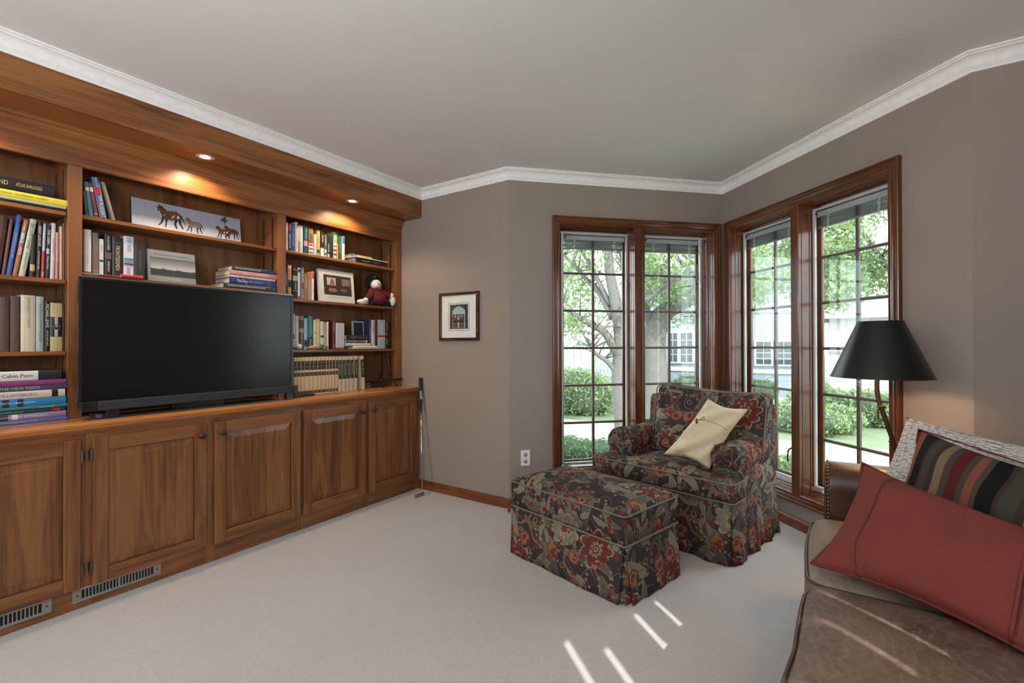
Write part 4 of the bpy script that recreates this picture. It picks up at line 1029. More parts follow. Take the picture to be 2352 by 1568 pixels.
# ------------------------------------------------------------------ books
PAGES = plain((0.62, .56, .44), .8, name='page_edges')
LC = {'w': (.78, .78, .76), 'k': (.012, .013, .015), 'g': (.55, .40, .12), 'y': (.72, .62, .04), 'r': (.42, .03, .03), 'b': (.03, .09, .35), 'n': (.015, .025, .07), 'c': (.68, .62, .46), 't': (.34, .22, .11), 'e': (.02, .16, .15), 's': (.42, .46, .50),
      'p': (.55, .24, .26), 'v': (.25, .04, .20), 'o': (.50, .16, .04), 'l': (.30, .50, .70), 'd': (.055, .028, .018), 'm': (.16, .02, .025), 'G': (.02, .09, .06), 'L': (.50, .58, .44), 'h': (.18, .19, .20), 'a': (.60, .38, .24), 'q': (.03, .30, .55), 'T': (.08, .36, .36), 'u': (.36, .13, .06)}
def cm(c): return plain(LC[c] if isinstance(c, str) else c, .38, name='book_cloth')
def book_geo(d, w_, h, t=.0026):
    o = [(-d, 0), (-.004, 0), (-.0012, w_*.18), (0, w_*.5), (-.0012, w_*.82), (-.004, w_), (-d, w_), (-d, w_-t), (-.007, w_-t), (-.007, t), (-d, t)]
    return G().prism(o, lambda p, k: (p[0], p[1], (0, h)[k]))
def book(y0, w_, base, h, col, label, group, lean=0, bands=(), txt=None, tc='w', depth=.15, X=-3.03, flat_=False, side=None):
    """upright book (spine to the room); flat_: lying, y0 = low-Y end, w_ = thickness, h = length"""
    t = thing('book', label, 'book', (0, 0, 0), 0, group)
    if flat_: t.matrix_basis = mtx((X, y0+h, base), (1, 0, 0), (0, 0, 1))
    else:
        an = -math.atan(lean); t.rotation_euler = (an, 0, 0)
        sh = -w_ if lean > 0 else 0
        t.location = (X, y0-(sh if lean > 0 else 0), base+.0005)
    g = book_geo(depth, w_, h)
    if not flat_ and lean > 0: g.v = [Vector((v.x, v.y-w_, v.z)) for v in g.v]
    off = -w_ if (not flat_ and lean > 0) else 0
    g.build('cover', cm(col), t)
    G().box(-depth+.004, -.0065, off+.0024, off+w_-.0024, .003, h-.003).build('pages', PAGES, t)
    for f0, f1, c in bands:
        o = [(-.0040, .0006), (-.0010, w_*.18), (.0003, w_*.5), (-.0010, w_*.82), (-.0040, w_-.0006), (-.0055, w_*.5)]
        if flat_: f0, f1 = 1-f1, 1-f0
        G().prism(o, lambda p, k: (p[0]+.0003, off+p[1], (h*f0, h*f1)[k])).build('spine_band', cm(c), t)
    if txt:
        for s in (txt if isinstance(txt, list) else [txt]):
            body, f0, f1, sz = s[:4]; cc = s[4] if len(s) > 4 else tc; L = h*(f1-f0)
            xx = .0012
            if flat_:   # reads along +Y; local z runs along -Y
                text(body, w_*sz, L*.96, mtx((xx, off+w_*.5, h*(1-(f0+f1)/2)), (0, 0, -1), (0, 1, 0)), cm(cc), t)
            else:       # reads downward
                text(body, w_*sz, L*.96, mtx((xx, off+w_*.5, h*(f0+f1)/2), (0, 0, -1), (0, 1, 0)), cm(cc), t)
    return t
LS = ' '
def shelf(rows, base, group, X=-3.03, depth=.15):
    for r in rows:
        y0, w_, h, lean, col, lab = r[:6]; kw = r[6] if len(r) > 6 else {}
        book(y0, w_-.0008, kw.pop('base', base), h, col, lab, group, lean, X=kw.pop('X', X), depth=kw.pop('depth', depth), **kw)
# left bay, second shelf
shelf([
 (.452, .028, .262, .10, 'd', 'tall dark leather-bound volume at the left end, second shelf of left bay'),
 (.484, .013, .256, .10, (.09, .04, .025), 'dark leather-bound volume leaning against the blue book, left bay'),
 (.498, .017, .279, .125, 'b', 'tall blue leaning book with tan edge, left bay second shelf', dict(txt=('THE FISHING LIFE OF OLD LAKES', .1, .9, .5, 's'))),
 (.518, .016, .264, .14, 'u', 'rust-red leaning book with a blue picture band, left bay', dict(bands=((.58, .76, 'l'), (.60, .66, 'w')), txt=[('Cottage', .78, .97, .9, 'c'), ('INSIDE', .35, .52, .8, 'w')])),
 (.537, .022, .270, .145, 'L', 'pale green leaning book reading Second Home', dict(txt=[('Second Home', .45, .96, 1.0, (.1, .12, .09)), ('photographs and essays', .12, .42, .4, (.1, .12, .09))])),
 (.572, .020, .201, .02, (.03, .018, .012), 'short dark brown volume behind the pale green leaning book', dict(bands=((.15, .3, 'g'),))),
 (.593, .015, .264, .026, 'k', 'black book with white title Great Lodges', dict(txt=[('GREAT LODGES', .52, .96, .95), ('OF THE NATIONAL PARKS', .12, .5, .5)])),
 (.6095, .013, .258, .03, 'r', 'thin book, red below and sky blue above, beside Great Lodges', dict(bands=((.5, .99, 'l'),), txt=('ROADS', .03, .12, .7))),
 (.624, .015, .254, .023, (.012, .02, .02), 'black book with the title The Cabin', dict(bands=((.46, .56, 's'),), txt=[('THE CABIN', .60, .95, .95), ('Mulfinger & Davis', .15, .45, .6)])),
 (.641, .016, .265, .02, (.62, .62, .58), 'white-grey slim book between The Cabin and the pink spine', dict(txt=('UNDERSTATEMENT', .3, .9, .6, 'h'))),
 (.6585, .013, .225, .009, 'p', 'pink thin-spined book near the right of the left bay', dict(txt=('the summer house', .1, .9, .55, 'w'))),
 (.6735, .013, .255, 0, 'a', 'peach thin book, last before the spiral-bound one', dict(txt=('A GUIDE TO BETTER HOME', .3, .95, .5, (.4, .2, .1)))),
 (.6875, .0045, .272, 0, 'h', 'spiral-bound grey booklet against the stile, left bay'),
], 1.488, 'books on the second shelf of the left bay')
# left bay, third shelf
shelf([
 (.478, .032, .242, 0, (.10, .055, .045), 'glossy dark leather volume at the frame edge, third shelf'),
 (.512, .030, .249, 0, (.12, .07, .055), 'glossy brown leather volume beside the cream company history'),
 (.545, .048, .257, 0, 'c', 'thick cream jacketed company history, third shelf left bay', dict(txt=("JOHN DEERE'S COMPANY", .40, .97, .36, 't'))),
 (.595, .026, .254, 0, (.45, .50, .48), 'silver-green book between the cream book and the black one', dict(txt=('THE HOUSE OF WITTGENSTEIN', .1, .95, .5, (.12, .16, .16)))),
 (.6225, .019, .236, 0, 'k', 'black book with large white lettering, third shelf left bay', dict(txt=[('MICHAEL LEWIS', .45, .96, .85), ('THE NEW NEW THING', .1, .42, .6, 'L')])),
 (.6425, .043, .228, 0, (.55, .46, .22), 'tan book with a black portrait band on its spine', dict(bands=((.30, .71, 'k'),), txt=('O', .02, .1, .25, 'o'))),
 (.6865, .006, .227, 0, 'd', 'very thin dark volume against the stile, third shelf'),
], 1.149, 'books on the third shelf of the left bay')
def _portrait():
    b_ = [o for o in bpy.data.objects if o.get('label') == 'tan book with a black portrait band on its spine'][0]
    box('silver_stripe', plain((.45, .47, .50), .3), b_, .0008, .0014, .014, .026, .069, .161); G().ball((.001, .021, .115), .014, 16, 8, (.06, .8, 1)).build('oval', plain((.02, .015, .015), .4), b_, True)
    G().ball((.0018, .021, .118), .0065, 12, 8, (.06, .9, 1.1)).build('portrait', plain((.40, .22, .15), .5), b_, True); G().tube([(.0016, .021+.0115*math.cos(a/20*2*PI), .115+.0142*math.sin(a/20*2*PI)) for a in range(20)], .0005, 4, True).build('oval_ring', cm('g'), b_)
_portrait()
def lying(y0, y1, z0, z1, col, lab, group, X=-2.97, **k): return book(y0, z1-z0-.0006, z0+.0003, y1-y0, col, lab, group, X=X, flat_=True, **k)
gA = 'books lying on the top shelf of the left bay'
lying(.38, .692, 1.8125, 1.822, 'k', 'thin black book at the bottom of the top-left stack', gA, X=-3.0)
lying(.38, .690, 1.8225, 1.834, 's', 'thin white-grey book under the yellow one, top-left stack', gA, X=-3.0)
lying(.33, .693, 1.8345, 1.866, 'y', 'bright yellow society adventure book lying on the top left shelf', gA, X=-3.0, txt=('NATIONAL GEOGRAPHIC SOCIETY', .30, .88, .34, 'k'))
lying(.37, .649, 1.8665, 1.922, 'k', 'thick black book reading Atlas Shrugged on top of the stack', gA, X=-3.0, txt=[('AYN RAND', .10, .47, .5, 'g'), ('ATLAS SHRUGGED', .54, .86, .4, 'g')])
gD = 'coffee-table books stacked on the worktop at the left edge'
for i, (z0, z1, c, lab, kw) in enumerate([
 (.0, .019, (.10, .16, .42), 'blue decorating book, lowest of the worktop stack', dict(txt=('DECORATING WITH PERSONAL STYLE', .05, .85, .6, 's'))),
 (.019, .045, (.30, .22, .42), 'mauve picture-spined country book, second from the bottom', dict(bands=((.0, .18, 'd'), (.22, .3, 'w'), (.40, .47, 'k'), (.5, .55, 'w')), txt=('AMERICAN COUNTRY SIMMERSING', .1, .92, .55))),
 (.045, .062, (.02, .05, .06), 'dark teal book reading Victorian Houses', dict(txt=('VICTORIAN HOUSES', .3, .7, .5, 's'), bands=((.88, .95, 'r'),))),
 (.062, .077, (.05, .20, .22), 'teal slim book under the bright blue one', dict(txt=('Houses by Design', .66, .95, .5))),
 (.077, .112, (.02, .25, .60), 'bright blue picture book in the worktop stack', dict(bands=((.42, .48, 'n'), (.55, .6, 'n')), txt=('ANDERSON ISOMETRICS AND GARDEN', .2, .72, .3))),
 (.112, .146, (.70, .62, .56), 'pale cream book with blue title Williamsburg', dict(txt=('COLONIAL WILLIAMSBURG', .02, .80, .55, (.06, .2, .4)), bands=((.87, .93, 'k'),))),
 (.146, .169, (.06, .075, .11), 'slate book reading The New Farm', dict(txt=('THE NEW FARM', .22, .90, .8, 's'))),
 (.169, .192, 'v', 'purple book reading The Outside', dict(txt=('THE OUTSIDE', .0, .5, .7, 'c'))),
 (.192, .236, (.02, .022, .024), 'black book with a white title panel, top of the worktop stack', dict(bands=((.35, .76, (.72, .72, .68)),), txt=('Cabin Porn', .40, .72, .5, 'k')))]):
    lying(.33+(.012 if i == 8 else 0), .690-(.004*(i % 3))-(.012 if i == 8 else 0), Zct+z0, Zct+z1, c, lab, gD, X=-2.975+.002*(i % 2), **kw)
# middle bay, top shelf: leaning group
gM = 'leaning books on the top shelf of the middle bay'
shelf([
 (.768, .012, .125, -.10, (.03, .03, .028), 'small dark book at the left end of the horse-picture shelf'),
 (.782, .019, .172, -.13, (.04, .16, .22), 'teal leaning book with cream band on the top shelf', dict(bands=((.74, .84, 'c'),))),
 (.803, .017, .172, -.15, 'm', 'maroon leaning book with cream band on the top shelf', dict(bands=((.74, .86, 'c'), (.1, .13, 'g')))),
 (.824, .029, .204, -.165, (.05, .10, .25), 'blue leaning memoir with a red band, top shelf', dict(bands=((.60, .73, (.55, .02, .04)),), txt=[('TIM RUSSERT', .02, .58, .75), ('Big Russ & Me', .75, .99, .5)])),
 (.872, .016, .192, -.24, (.24, .21, .17), 'grey-tan patterned book leaning most, top shelf'),
], 1.812, gM)
# middle bay, second shelf
gN = 'books on the second shelf of the middle bay'
lying(.750, .813, 1.5235, 1.531, (.10, .50, .42), 'thin turquoise booklet lying under the white hardback', gN, X=-3.0)
lying(.815, .892, 1.5235, 1.530, 'r', 'thin red booklet lying under the black novel', gN, X=-2.998)
lying(.900, .991, 1.5235, 1.541, (.62, .05, .05), 'small red and white box lying before the big books', gN, X=-2.992, bands=((.1, .9, (.55, .03, .03)),), depth=.04)
shelf([
 (.748, .014, .12, 0, 'k', 'short black book at the left stile, second shelf middle bay'),
 (.764, .029, .218, 0, 'w', 'white hardback with a red foot, second shelf middle bay', dict(bands=((.0, .045, 'r'),), txt=('THE SWORD OF THE CLANS', .15, .92, .35, 's'))),
 (.797, .024, .208, 0, (.20, .17, .14), 'mottled grey-brown book beside the white hardback', dict(bands=((.35, .5, (.25, .14, .08)), (.06, .12, 'o')))),
 (.823, .018, .181, 0, 'w', 'slim white book with a small black mark', dict(bands=((.36, .42, 'k'),), txt=('POEMS', .6, .9, .6, 'h'))),
 (.845, .028, .210, 0, 'k', 'black novel with a photo band, middle bay', dict(bands=((.40, .56, (.2, .11, .08)),), txt=[('Garrison Keillor', .60, .96, .6), ('WOBEGON BOY', .08, .36, .45)])),
 (.875, .041, .203, 0, (.035, .022, .015), 'thick dark brown book reading Frontiersmen', dict(bands=((.84, .852, (.10, .08, .35)),), txt=('FRONTIERSMEN', .14, .78, .62, 'c'))),
 (.922, .043, .215, 0, (.68, .70, .76), 'thick white book with blue lettering and dark band', dict(bands=((.40, .47, 'q'), (.36, .385, 'r'), (.31, .345, 'n'), (.28, .295, 'n')), txt=[('LADY WHITE', .62, .97, .6, 'b'), ('Smith', .05, .25, .6, 'b')])),
 (.967, .052, .187, 0, (.035, .035, .042), 'thick charcoal book left of the landscape photo book', dict(txt=('The Essential Emerson', .2, .8, .3, 'h'))),
], 1.531, gN, X=-3.035, depth=.14)
gS = 'books stacked at the right of the middle bay'
for (y0, y1, z0, z1, c, lab, kw) in [
 (1.395, 1.724, 1.5235, 1.553, (.045, .05, .055), 'dark grey painters book at the bottom of the middle-bay stack', dict(txt=('PAINTERS OF GRAND TETON NATIONAL PARK', .05, .78, .45))),
 (1.431, 1.722, 1.5535, 1.589, (.02, .04, .22), 'blue book reading The Dog', dict(txt=[('The Dog', .14, .36, .68), ('5000 Years of the Dog in Art', .38, .7, .25)], bands=((.80, .87, (.1, .1, .12)),))),
 (1.431, 1.716, 1.5895, 1.603, (.55, .55, .58), 'thin pale grey book under the pink one', dict(txt=('AMERICAN PAINTER', .1, .45, .6, 'h'))),
 (1.431, 1.725, 1.6035, 1.636, (.55, .22, .25), 'pink architecture book in the middle-bay stack', dict(txt=[('FRANK LLOYD WRIGHT', .2, .9, .5), ('Abbeville', .02, .13, .3)])),
 (1.446, 1.712, 1.6365, 1.662, (.02, .055, .09), 'navy book on top of the middle-bay stack', dict(txt=('CREATING NOT SO BIG HOUSES', .04, .66, .55)))]:
    lying(y0, y1, z0, z1, c, lab, gS, X=-3.0 if z0 < 1.54 else -3.005, depth=.19, **kw)
# front-facing landscape photo book
def cover_front(name, lab, y0, y1, z0, z1, X, col, lean=.12, thick=.016):
    t = thing(name, lab, 'book'); t.matrix_basis = Matrix.Translation((X, y0, z0))@Matrix.Rotation(-math.atan(lean), 4, 'Y')
    w_, h = y1-y0, z1-z0
    G().box(-thick, -thick+.002, 0, w_, 0, h).box(-.002, 0, 0, w_, 0, h).box(-thick, 0, -.002, 0.001, 0, h).build('cover', plain(col, .4), t)
    G().box(-thick+.002, -.002, .001, w_-.004, .003, h-.003).build('pages', PAGES, t); return t, w_, h
def land_mat():
    m, t, b = base_mat('grey_landscape_photograph', .4); tc = t.nodes.new('ShaderNodeTexCoord').outputs['Object']; sx = t.nodes.new('ShaderNodeSeparateXYZ'); t.links.new(tc, sx.inputs[0])
    n = noise(t, tc, 38, 4, .7); hz = math_(t, 'ADD', sx.outputs[2], math_(t, 'MULTIPLY', math_(t, 'SUBTRACT', n, .5), .028))
    sky = ramp(t, math_(t, 'MULTIPLY', sx.outputs[2], 7.5), [(0, (.4, .4, .4)), (.55, (.42, .43, .45)), (.8, (.20, .21, .22)), (1, (.09, .095, .10))])
    gr = mixc(t, n, (.008, .008, .009), (.07, .075, .08)); t.links.new(mixc(t, math_(t, 'GREATER_THAN', hz, .070), gr, sky), b.inputs['Base Color']); return m
t, w_, h = cover_front('photo_book', 'silver book with a grey landscape photograph, standing cover forward', 1.026, 1.252, 1.5235, 1.698, -3.015, (.22, .25, .265))
lm = land_mat(); g = G().box(.0002, .0008, .008, w_, .034, .134).build('cover_photo', lm, t)
fx = lambda y, z: mtx((.0009, y, z), (0, 1, 0), (0, 0, 1))
text('Surely the Years of Poverty Straight Living', .010, w_*.85, fx(w_/2, .152), plain((.03, .03, .03), .5), t); text('The Life of a Family Photographer', .009, w_*.7, fx(w_*.42, .018), plain((.7, .72, .72), .5), t)
# panoramic canvas with running horses
cv = thing('horse_canvas', 'wide panoramic print of running horses on the top shelf', 'picture'); cv.matrix_basis = Matrix.Translation((-3.135, .988, 1.8125))@Matrix.Rotation(-.10, 4, 'Y')
CW, CH = .575, .176
box('canvas', plain((0.36, .40, .50), .6), cv, -.018, 0, 0, CW, 0, CH)
box('canvas_edge', plain((0.02, .02, .025), .6), cv, -.0185, -.001, -.0016, 0, 0, CH)
def poly(name, mat, pts, par, dx=.0006):
    G().prism(pts, lambda p, k: ((.0002, dx)[k], p[0], p[1])).build(name, mat, par)
def horse(y, z, s, body, name='horse', patch=None, flip=1, mane=True):
    bd = plain(body, .7); dkm = plain((.02, .014, .012), .7)
    P = lambda pts: [(y+flip*px*s, z+pz*s) for px, pz in pts][::flip]
    # heading towards low Y (left in view)
    poly(name, bd, P([(0, .62), (.06, .70), (.13, .72), (.22, .62), (.34, .60), (.52, .62), (.66, .62), (.76, .56), (.80, .44), (.74, .34), (.62, .34), (.50, .28), (.34, .30), (.22, .36), (.16, .46), (.12, .56), (.05, .56)]), cv, .0008)
    for leg in ([(.20, .38), (.27, .34), (.20, .14), (.10, .02), (.06, .04), (.15, .16)], [(.28, .34), (.36, .32), (.34, .16), (.30, .0), (.26, .0), (.29, .16)], [(.60, .36), (.70, .36), (.62, .18), (.66, .0), (.61, .0), (.55, .16)], [(.70, .40), (.79, .42), (.78, .22), (.86, .04), (.82, .02), (.72, .20)]): poly(name+'_leg', dkm if s < 2 else bd, P(leg), cv, .0007)
    poly(name+'_tail', dkm, P([(.77, .54), (.82, .50), (.88, .34), (.93, .14), (.87, .28), (.80, .42)]), cv, .0009)
    if mane: poly(name+'_mane', dkm, P([(.09, .70), (.12, .80), (.17, .72), (.22, .74), (.25, .66), (.32, .66), (.32, .60), (.22, .62), (.13, .71)]), cv, .0010)
    if patch:
        for pp in patch: poly(name+'_patch', plain((.75, .74, .74), .7), P(pp), cv, .0010)
ba = (.13, .045, .02)
pt_ = [[(.48, .34), (.56, .40), (.60, .52), (.55, .46), (.50, .44)], [(.64, .40), (.70, .52), (.74, .44), (.68, .36)], [(.24, .42), (.28, .50), (.26, .38)], [(0, .60), (.04, .66), (.05, .58)]]
horse(.112, .040, .160, ba, patch=pt_); horse(.255, .034, .112, (.25, .19, .15)); horse(.424, .030, .098, ba, patch=pt_[:2]); horse(.470, .036, .108, ba, patch=pt_[2:])
rt = random.Random(2)
for (cy, cz, R_) in ((.195, .118, .036), (.478, .148, .028)):
    g = G()
    for i in range(26):
        a = rt.uniform(-.4, PI+.4) if cy < .3 else rt.uniform(0, 2*PI); L = R_*rt.uniform(.5, 1)
        if cz+L*math.sin(a) > CH-.002: L *= .5
        g.tube([(.0006, cy, cz-.012*(cy < .3)), (.0008, cy+.6*L*math.cos(a)+rt.uniform(-.003, .003), cz+.6*L*math.sin(a)), (.0006, cy+L*math.cos(a), min(CH-.001, cz+L*math.sin(a)))], .0007 if cy < .3 else .0018, 3)
    g.build('bare_tree', plain((.10, .09, .09) if cy < .3 else (.045, .05, .045), .7), cv)

# right bay, top shelf
gR = 'books on the top shelf of the right bay'
shelf([
 (1.783, .017, .190, 0, 'h', 'grey worn book hidden at the divider, top right shelf'),
 (1.802, .017, .193, 0, 'w', 'white patterned spine next to the divider, top right shelf', dict(txt=('FIELD GUIDE', .1, .9, .6, 'h'))),
 (1.821, .021, .186, 0, 'n', 'navy book with a red top, top right shelf', dict(bands=((.75, .99, 'r'),), txt=('DIRECTOR LIFE', .05, .7, .7))),
 (1.844, .024, .193, 0, (.02, .06, .36), 'blue book reading Old Houses', dict(txt=('OLD HOUSES', .2, .66, .6, 's'))),
 (1.872, .022, .208, 0, 'c', 'tall cream paperback with small red words', dict(txt=[('WOODY', .75, .97, .6, 'k'), ('WHAT THE DOG KNOWS', .05, .7, .4, 'r')])),
 (1.895, .009, .182, 0, 'w', 'thin paperback, white above and red below', dict(bands=((0, .45, 'r'),))),
 (1.905, .024, .192, 0, (.62, .65, .68), 'plain pale grey-white paperback, top right shelf'),
 (1.935, .032, .200, 0, (.02, .09, .09), 'dark teal book with a pink flower shape', dict(bands=((.28, .46, (.7, .3, .42)),), txt=('Green Gable', .5, .97, .5, 'l'))),
 (1.972, .039, .191, 0, (.28, .17, .06), 'thick book reading USA with flag stripes', dict(bands=((.43, .54, 'r'), (0, .43, 'w'), (.05, .12, 'r'), (.19, .26, 'r'), (.33, .40, 'r'), (.95, 1, 'r')), txt=('USA', .56, .80, .75, 'k'))),
 (2.013, .022, .153, 0, (.50, .56, .66), 'short pale blue spine beside the USA book'),
 (2.038, .025, .186, 0, (.62, .40, .08), 'yellow guidebook with a dark foot, top right shelf', dict(bands=((.0, .12, (.5, .35, .1)), (.12, .25, 'G')), txt=('Yellowstone', .3, .95, .4, 'k'))),
 (2.066, .030, .190, 0, 'k', 'black book with a white lower half and red line', dict(bands=((0, .33, 'w'), (.33, .37, 'r')), txt=('PACIFIC', .42, .95, .5))),
 (2.098, .021, .167, 0, (.10, .11, .07), 'olive mottled slim book, top right shelf', dict(bands=((0, .1, 'c'), (.2, .35, 'L')), txt=('YOSEMITE', .4, .95, .6, 'c'))),
 (2.122, .020, .164, 0, 'k', 'black slim book with a white and blue foot', dict(bands=((.03, .12, 'l'), (.12, .17, 'w')), txt=('THE BUSHES', .2, .7, .6))),
 (2.144, .027, .161, 0, (.02, .02, .022), 'plain black book between the blue-footed and cream-green spines'),
 (2.174, .030, .199, 0, (.48, .46, .34), 'cream book with a green top panel and red dashes', dict(bands=((.62, .95, (.16, .34, .2)), (.46, .5, 'r'), (.3, .36, 'm'), (.14, .2, 'm')))),
 (2.205, .012, .191, 0, (.5, .28, .07), 'thin orange-yellow book next to the dark green one', dict(bands=((.62, .98, 'd'),))),
 (2.220, .028, .186, 0, 'G', 'dark green book, second from the end of the row', dict(txt=('WOODSWORKING', .1, .8, .35, 'L'))),
 (2.250, .024, .183, 0, 'w', 'white book with a blue top at the end of the row', dict(bands=((.70, .97, 'b'), (.62, .7, 'l')), txt=('THE WILD LAND', .05, .6, .5, 'k'))),
], 1.812, gR)
gT = 'books lying at the right end of the top right shelf'
lying(2.35, 2.665, 1.8125, 1.848, 'k', 'thick black book with red word Dixie, lying on top right shelf', gT, X=-3.0, txt=[('The Fundamentals of', .16, .46, .25), ('DIXIE', .48, .78, .75, 'r')], depth=.18)
lying(2.335, 2.668, 1.8485, 1.857, (.62, .66, .70), 'thin pale book on the black lying book', gT, X=-2.995, depth=.2)
lying(2.34, 2.54, 1.8575, 1.879, (.48, .34, .12), 'tan book with a blue end, top of the small stack', gT, X=-3.04, bands=((0, .25, (.05, .15, .5)),), depth=.15)
# right bay, second shelf
gU = 'books on the second shelf of the right bay'
shelf([
 (1.796, .019, .225, 0, 'n', 'navy book with white foot by the divider, second right shelf', dict(bands=((0, .14, 'w'),), txt=('IN HARMS WAY', .2, .95, .6))),
 (1.818, .028, .227, 0, (.50, .27, .09), 'tan and cream book with a dark oval, second right shelf', dict(bands=((.34, .5, 'k'), (.5, .56, 'G'), (.9, .99, 'c')))),
 (1.854, .036, .223, 0, 'k', 'black biography with a portrait photo on its spine', dict(bands=((.56, .72, (.45, .33, .28)), (.9, .91, 'c'), (.25, .26, 'c')), txt=('LIFE OF DREAMS', .3, .52, .35))),
 (1.892, .017, .220, 0, (.72, .72, .74), 'slim white book with a red foot, second right shelf', dict(bands=((0, .1, 'r'), (.85, .95, 'n')))),
 (1.914, .024, .223, 0, (.16, .17, .19), 'grey book with bold white words and red mark', dict(bands=((.36, .5, 'r'),), txt=[('THE BIG RED', .52, .97, .7), ('H. ALTON', .06, .32, .6)])),
 (1.939, .026, .187, 0, (.32, .15, .05), 'short brown-orange book before the orange slipcase', dict(txt=('SALES FORCE', .3, .95, .5, 'c'))),
 (1.967, .030, .200, 0, (.38, .26, .16), 'tan and orange wide volume beside the leaning art book', dict(bands=((.72, .99, 'o'),))),
 (1.998, .018, .206, 0, 'w', 'narrow white spine with an orange top, last upright there', dict(bands=((.76, .98, 'o'),), txt=('OHIO HOMES', .2, .7, .6, 'h'))),
], 1.490, gU)
t, w_, h = cover_front('art_book', 'white art book with a dark interior painting, standing cover forward', 2.052, 2.35, 1.4905, 1.728, -3.012, (.60, .60, .57), .10, .024)
g = G().box(.0002, .0007, .036, .272, .052, .200).build('cover_photo', plain((.045, .028, .026), .4), t)
def pb(name, c, y0, y1, z0, z1, par, x=.0012): return box(name, plain(c, .5), par, .0003, x, y0, y1, z0, z1)
pb('painted_window', (.50, .42, .38), .062, .136, .125, .180, t); pb('painted_window', (.20, .13, .11), .190, .262, .128, .180, t)
G().prism([(.085, .130), (.128, .128), (.118, .172), (.100, .176)], lambda p, k: ((.0004, .0016)[k], p[0], p[1])).build('painted_house', plain((.26, .10, .06), .5), t)
G().ball((.001, .110, .088), .038, 14, 6, (.015, 1.0, .42)).build('painted_dog', plain((.28, .12, .06), .5), t, True); G().ball((.001, .205, .092), .034, 14, 6, (.015, 1, .4)).build('painted_dog', plain((.12, .085, .075), .5), t, True)
text('ANDREW WYETH', .022, .235, fx(.155, .034), plain((.36, .38, .40), .5), t)
# right bay, third shelf
gV = 'books on the third shelf of the right bay'
shelf([
 (1.835, .017, .225, 0, 'n', 'navy book mostly hidden behind the television corner'),
 (1.855, .016, .243, 0, 'w', 'tall white book with small photo next to the television', dict(bands=((.30, .44, (.3, .2, .08)),))),
 (1.873, .026, .233, 0, (.62, .67, .74), 'pale blue-white wide spine, third right shelf'),
 (1.902, .034, .237, 0, (.06, .035, .03), 'dark book with an amber glow at its top', dict(bands=((.86, .99, 'o'), (.5, .62, (.55, .33, .1))), txt=('THE REAL METEOR', .04, .5, .4))),
 (1.938, .026, .219, 0, 'l', 'sky blue book with a dark foot, third right shelf', dict(bands=((.1, .3, 'n'),))),
 (1.966, .040, .238, 0, (.02, .17, .15), 'teal-green book with dark lower half', dict(bands=((0, .35, (.015, .03, .03)),), txt=[('NORMAN CLEMENT', .4, .97, .45, 'l'), ('KELLER', .08, .32, .4)])),
 (2.012, .024, .211, 0, 'c', 'cream book between the teal and the yellow spines', dict(bands=((.53, .56, 'h'),))),
 (2.038, .026, .217, 0, (.62, .56, .20), 'yellow book on the third right shelf', dict(txt=('BEST AMERICAN', .2, .9, .4, 't'))),
 (2.067, .028, .203, 0, (.72, .68, .64), 'white book with a red title and leaf print', dict(bands=((.42, .5, 'd'),), txt=('NATURE', .64, .9, .5, 'r'))),
 (2.098, .018, .188, 0, (.40, .42, .16), 'thin olive-yellow book, third right shelf'),
 (2.119, .016, .201, 0, 'w', 'slim white book beside the maroon one', dict(txt=('THE GREAT GOOD PLACE', .1, .9, .5, 'e'))),
 (2.170, .017, .217, 0, 'm', 'maroon book with white letters left of the silver box', dict(depth=.16, txt=[('RAIN SHADOW', .55, .97, .6), ('REED', .04, .2, .6)])),
 (2.504, .019, .234, 0, (.03, .03, .11), 'navy slim book right of the leaning dark jacket', dict(txt=('FIRST OVERLAND', .1, .95, .5))),
 (2.524, .036, .230, .0, (.66, .64, .60), 'cream book with dark red letters, third right shelf', dict(txt=('BLUEBERRY', .50, .92, .5, 'm'))),
 (2.561, .024, .233, 0, (.10, .02, .03), 'dark book with a maroon top beside the cream one', dict(bands=((0, .45, 'k'),))),
 (2.589, .080, .236, 0, (.42, .50, .56), 'very thick icy blue book near the end, third right shelf', dict(bands=((.40, .46, 'r'), (.0, .15, 's')), txt=('WINTER FOG', .5, .86, .3, 'w'))),
 (2.674, .023, .235, 0, 'k', 'black book with white letters, last on the third right shelf', dict(bands=((.46, .56, 'r'),), txt=[('TRUE NORTH', .6, .95, .55), ('HARRISON', .05, .42, .5)])),
], 1.143, gV)
bxr = thing('silver_case', 'rounded silver-white slipcase with black rims on the third right shelf', 'box', (-3.03, 2.191, 1.1435))
box('shell', plain((.55, .55, .60), .3), bxr, -.13, 0, .004, .080, .004, .198, bevel=.008, seg=3); box('rim', blackm, bxr, -.125, -.006, .0005, .084, .001, .203, bevel=.008, seg=3)
box('foot_band', plain((.45, .20, .10), .4), bxr, -.001, .0008, .010, .074, .004, .016)
for y_ in (.028, .054): box('groove', plain((.35, .35, .38), .4), bxr, -.001, .0006, y_, y_+.0015, .02, .19)
gW = 'books lying on the third shelf of the right bay'
lying(2.328, 2.556, 1.1435, 1.166, (.62, .66, .68), 'pale grey-white book, lowest of the small third-shelf stack', gW, X=-2.998, txt=('A YEAR IN THE GARDEN', .1, .8, .3, 'h'))
lying(2.276, 2.516, 1.1665, 1.187, 'c', 'cream book, second in the third-shelf stack', gW, X=-3.01, txt=('THE DINNER GUESTS', .3, .85, .35, 't'), bands=((.93, .96, 'k'),))
lying(2.278, 2.473, 1.1875, 1.213, (.045, .055, .075), 'dark blue book reading Corner in the third-shelf stack', gW, X=-3.015, bands=((.0, .42, (.1, .15, .3)), (.9, .99, 's')), txt=('DER & CORNER', .3, .88, .7, 's'))
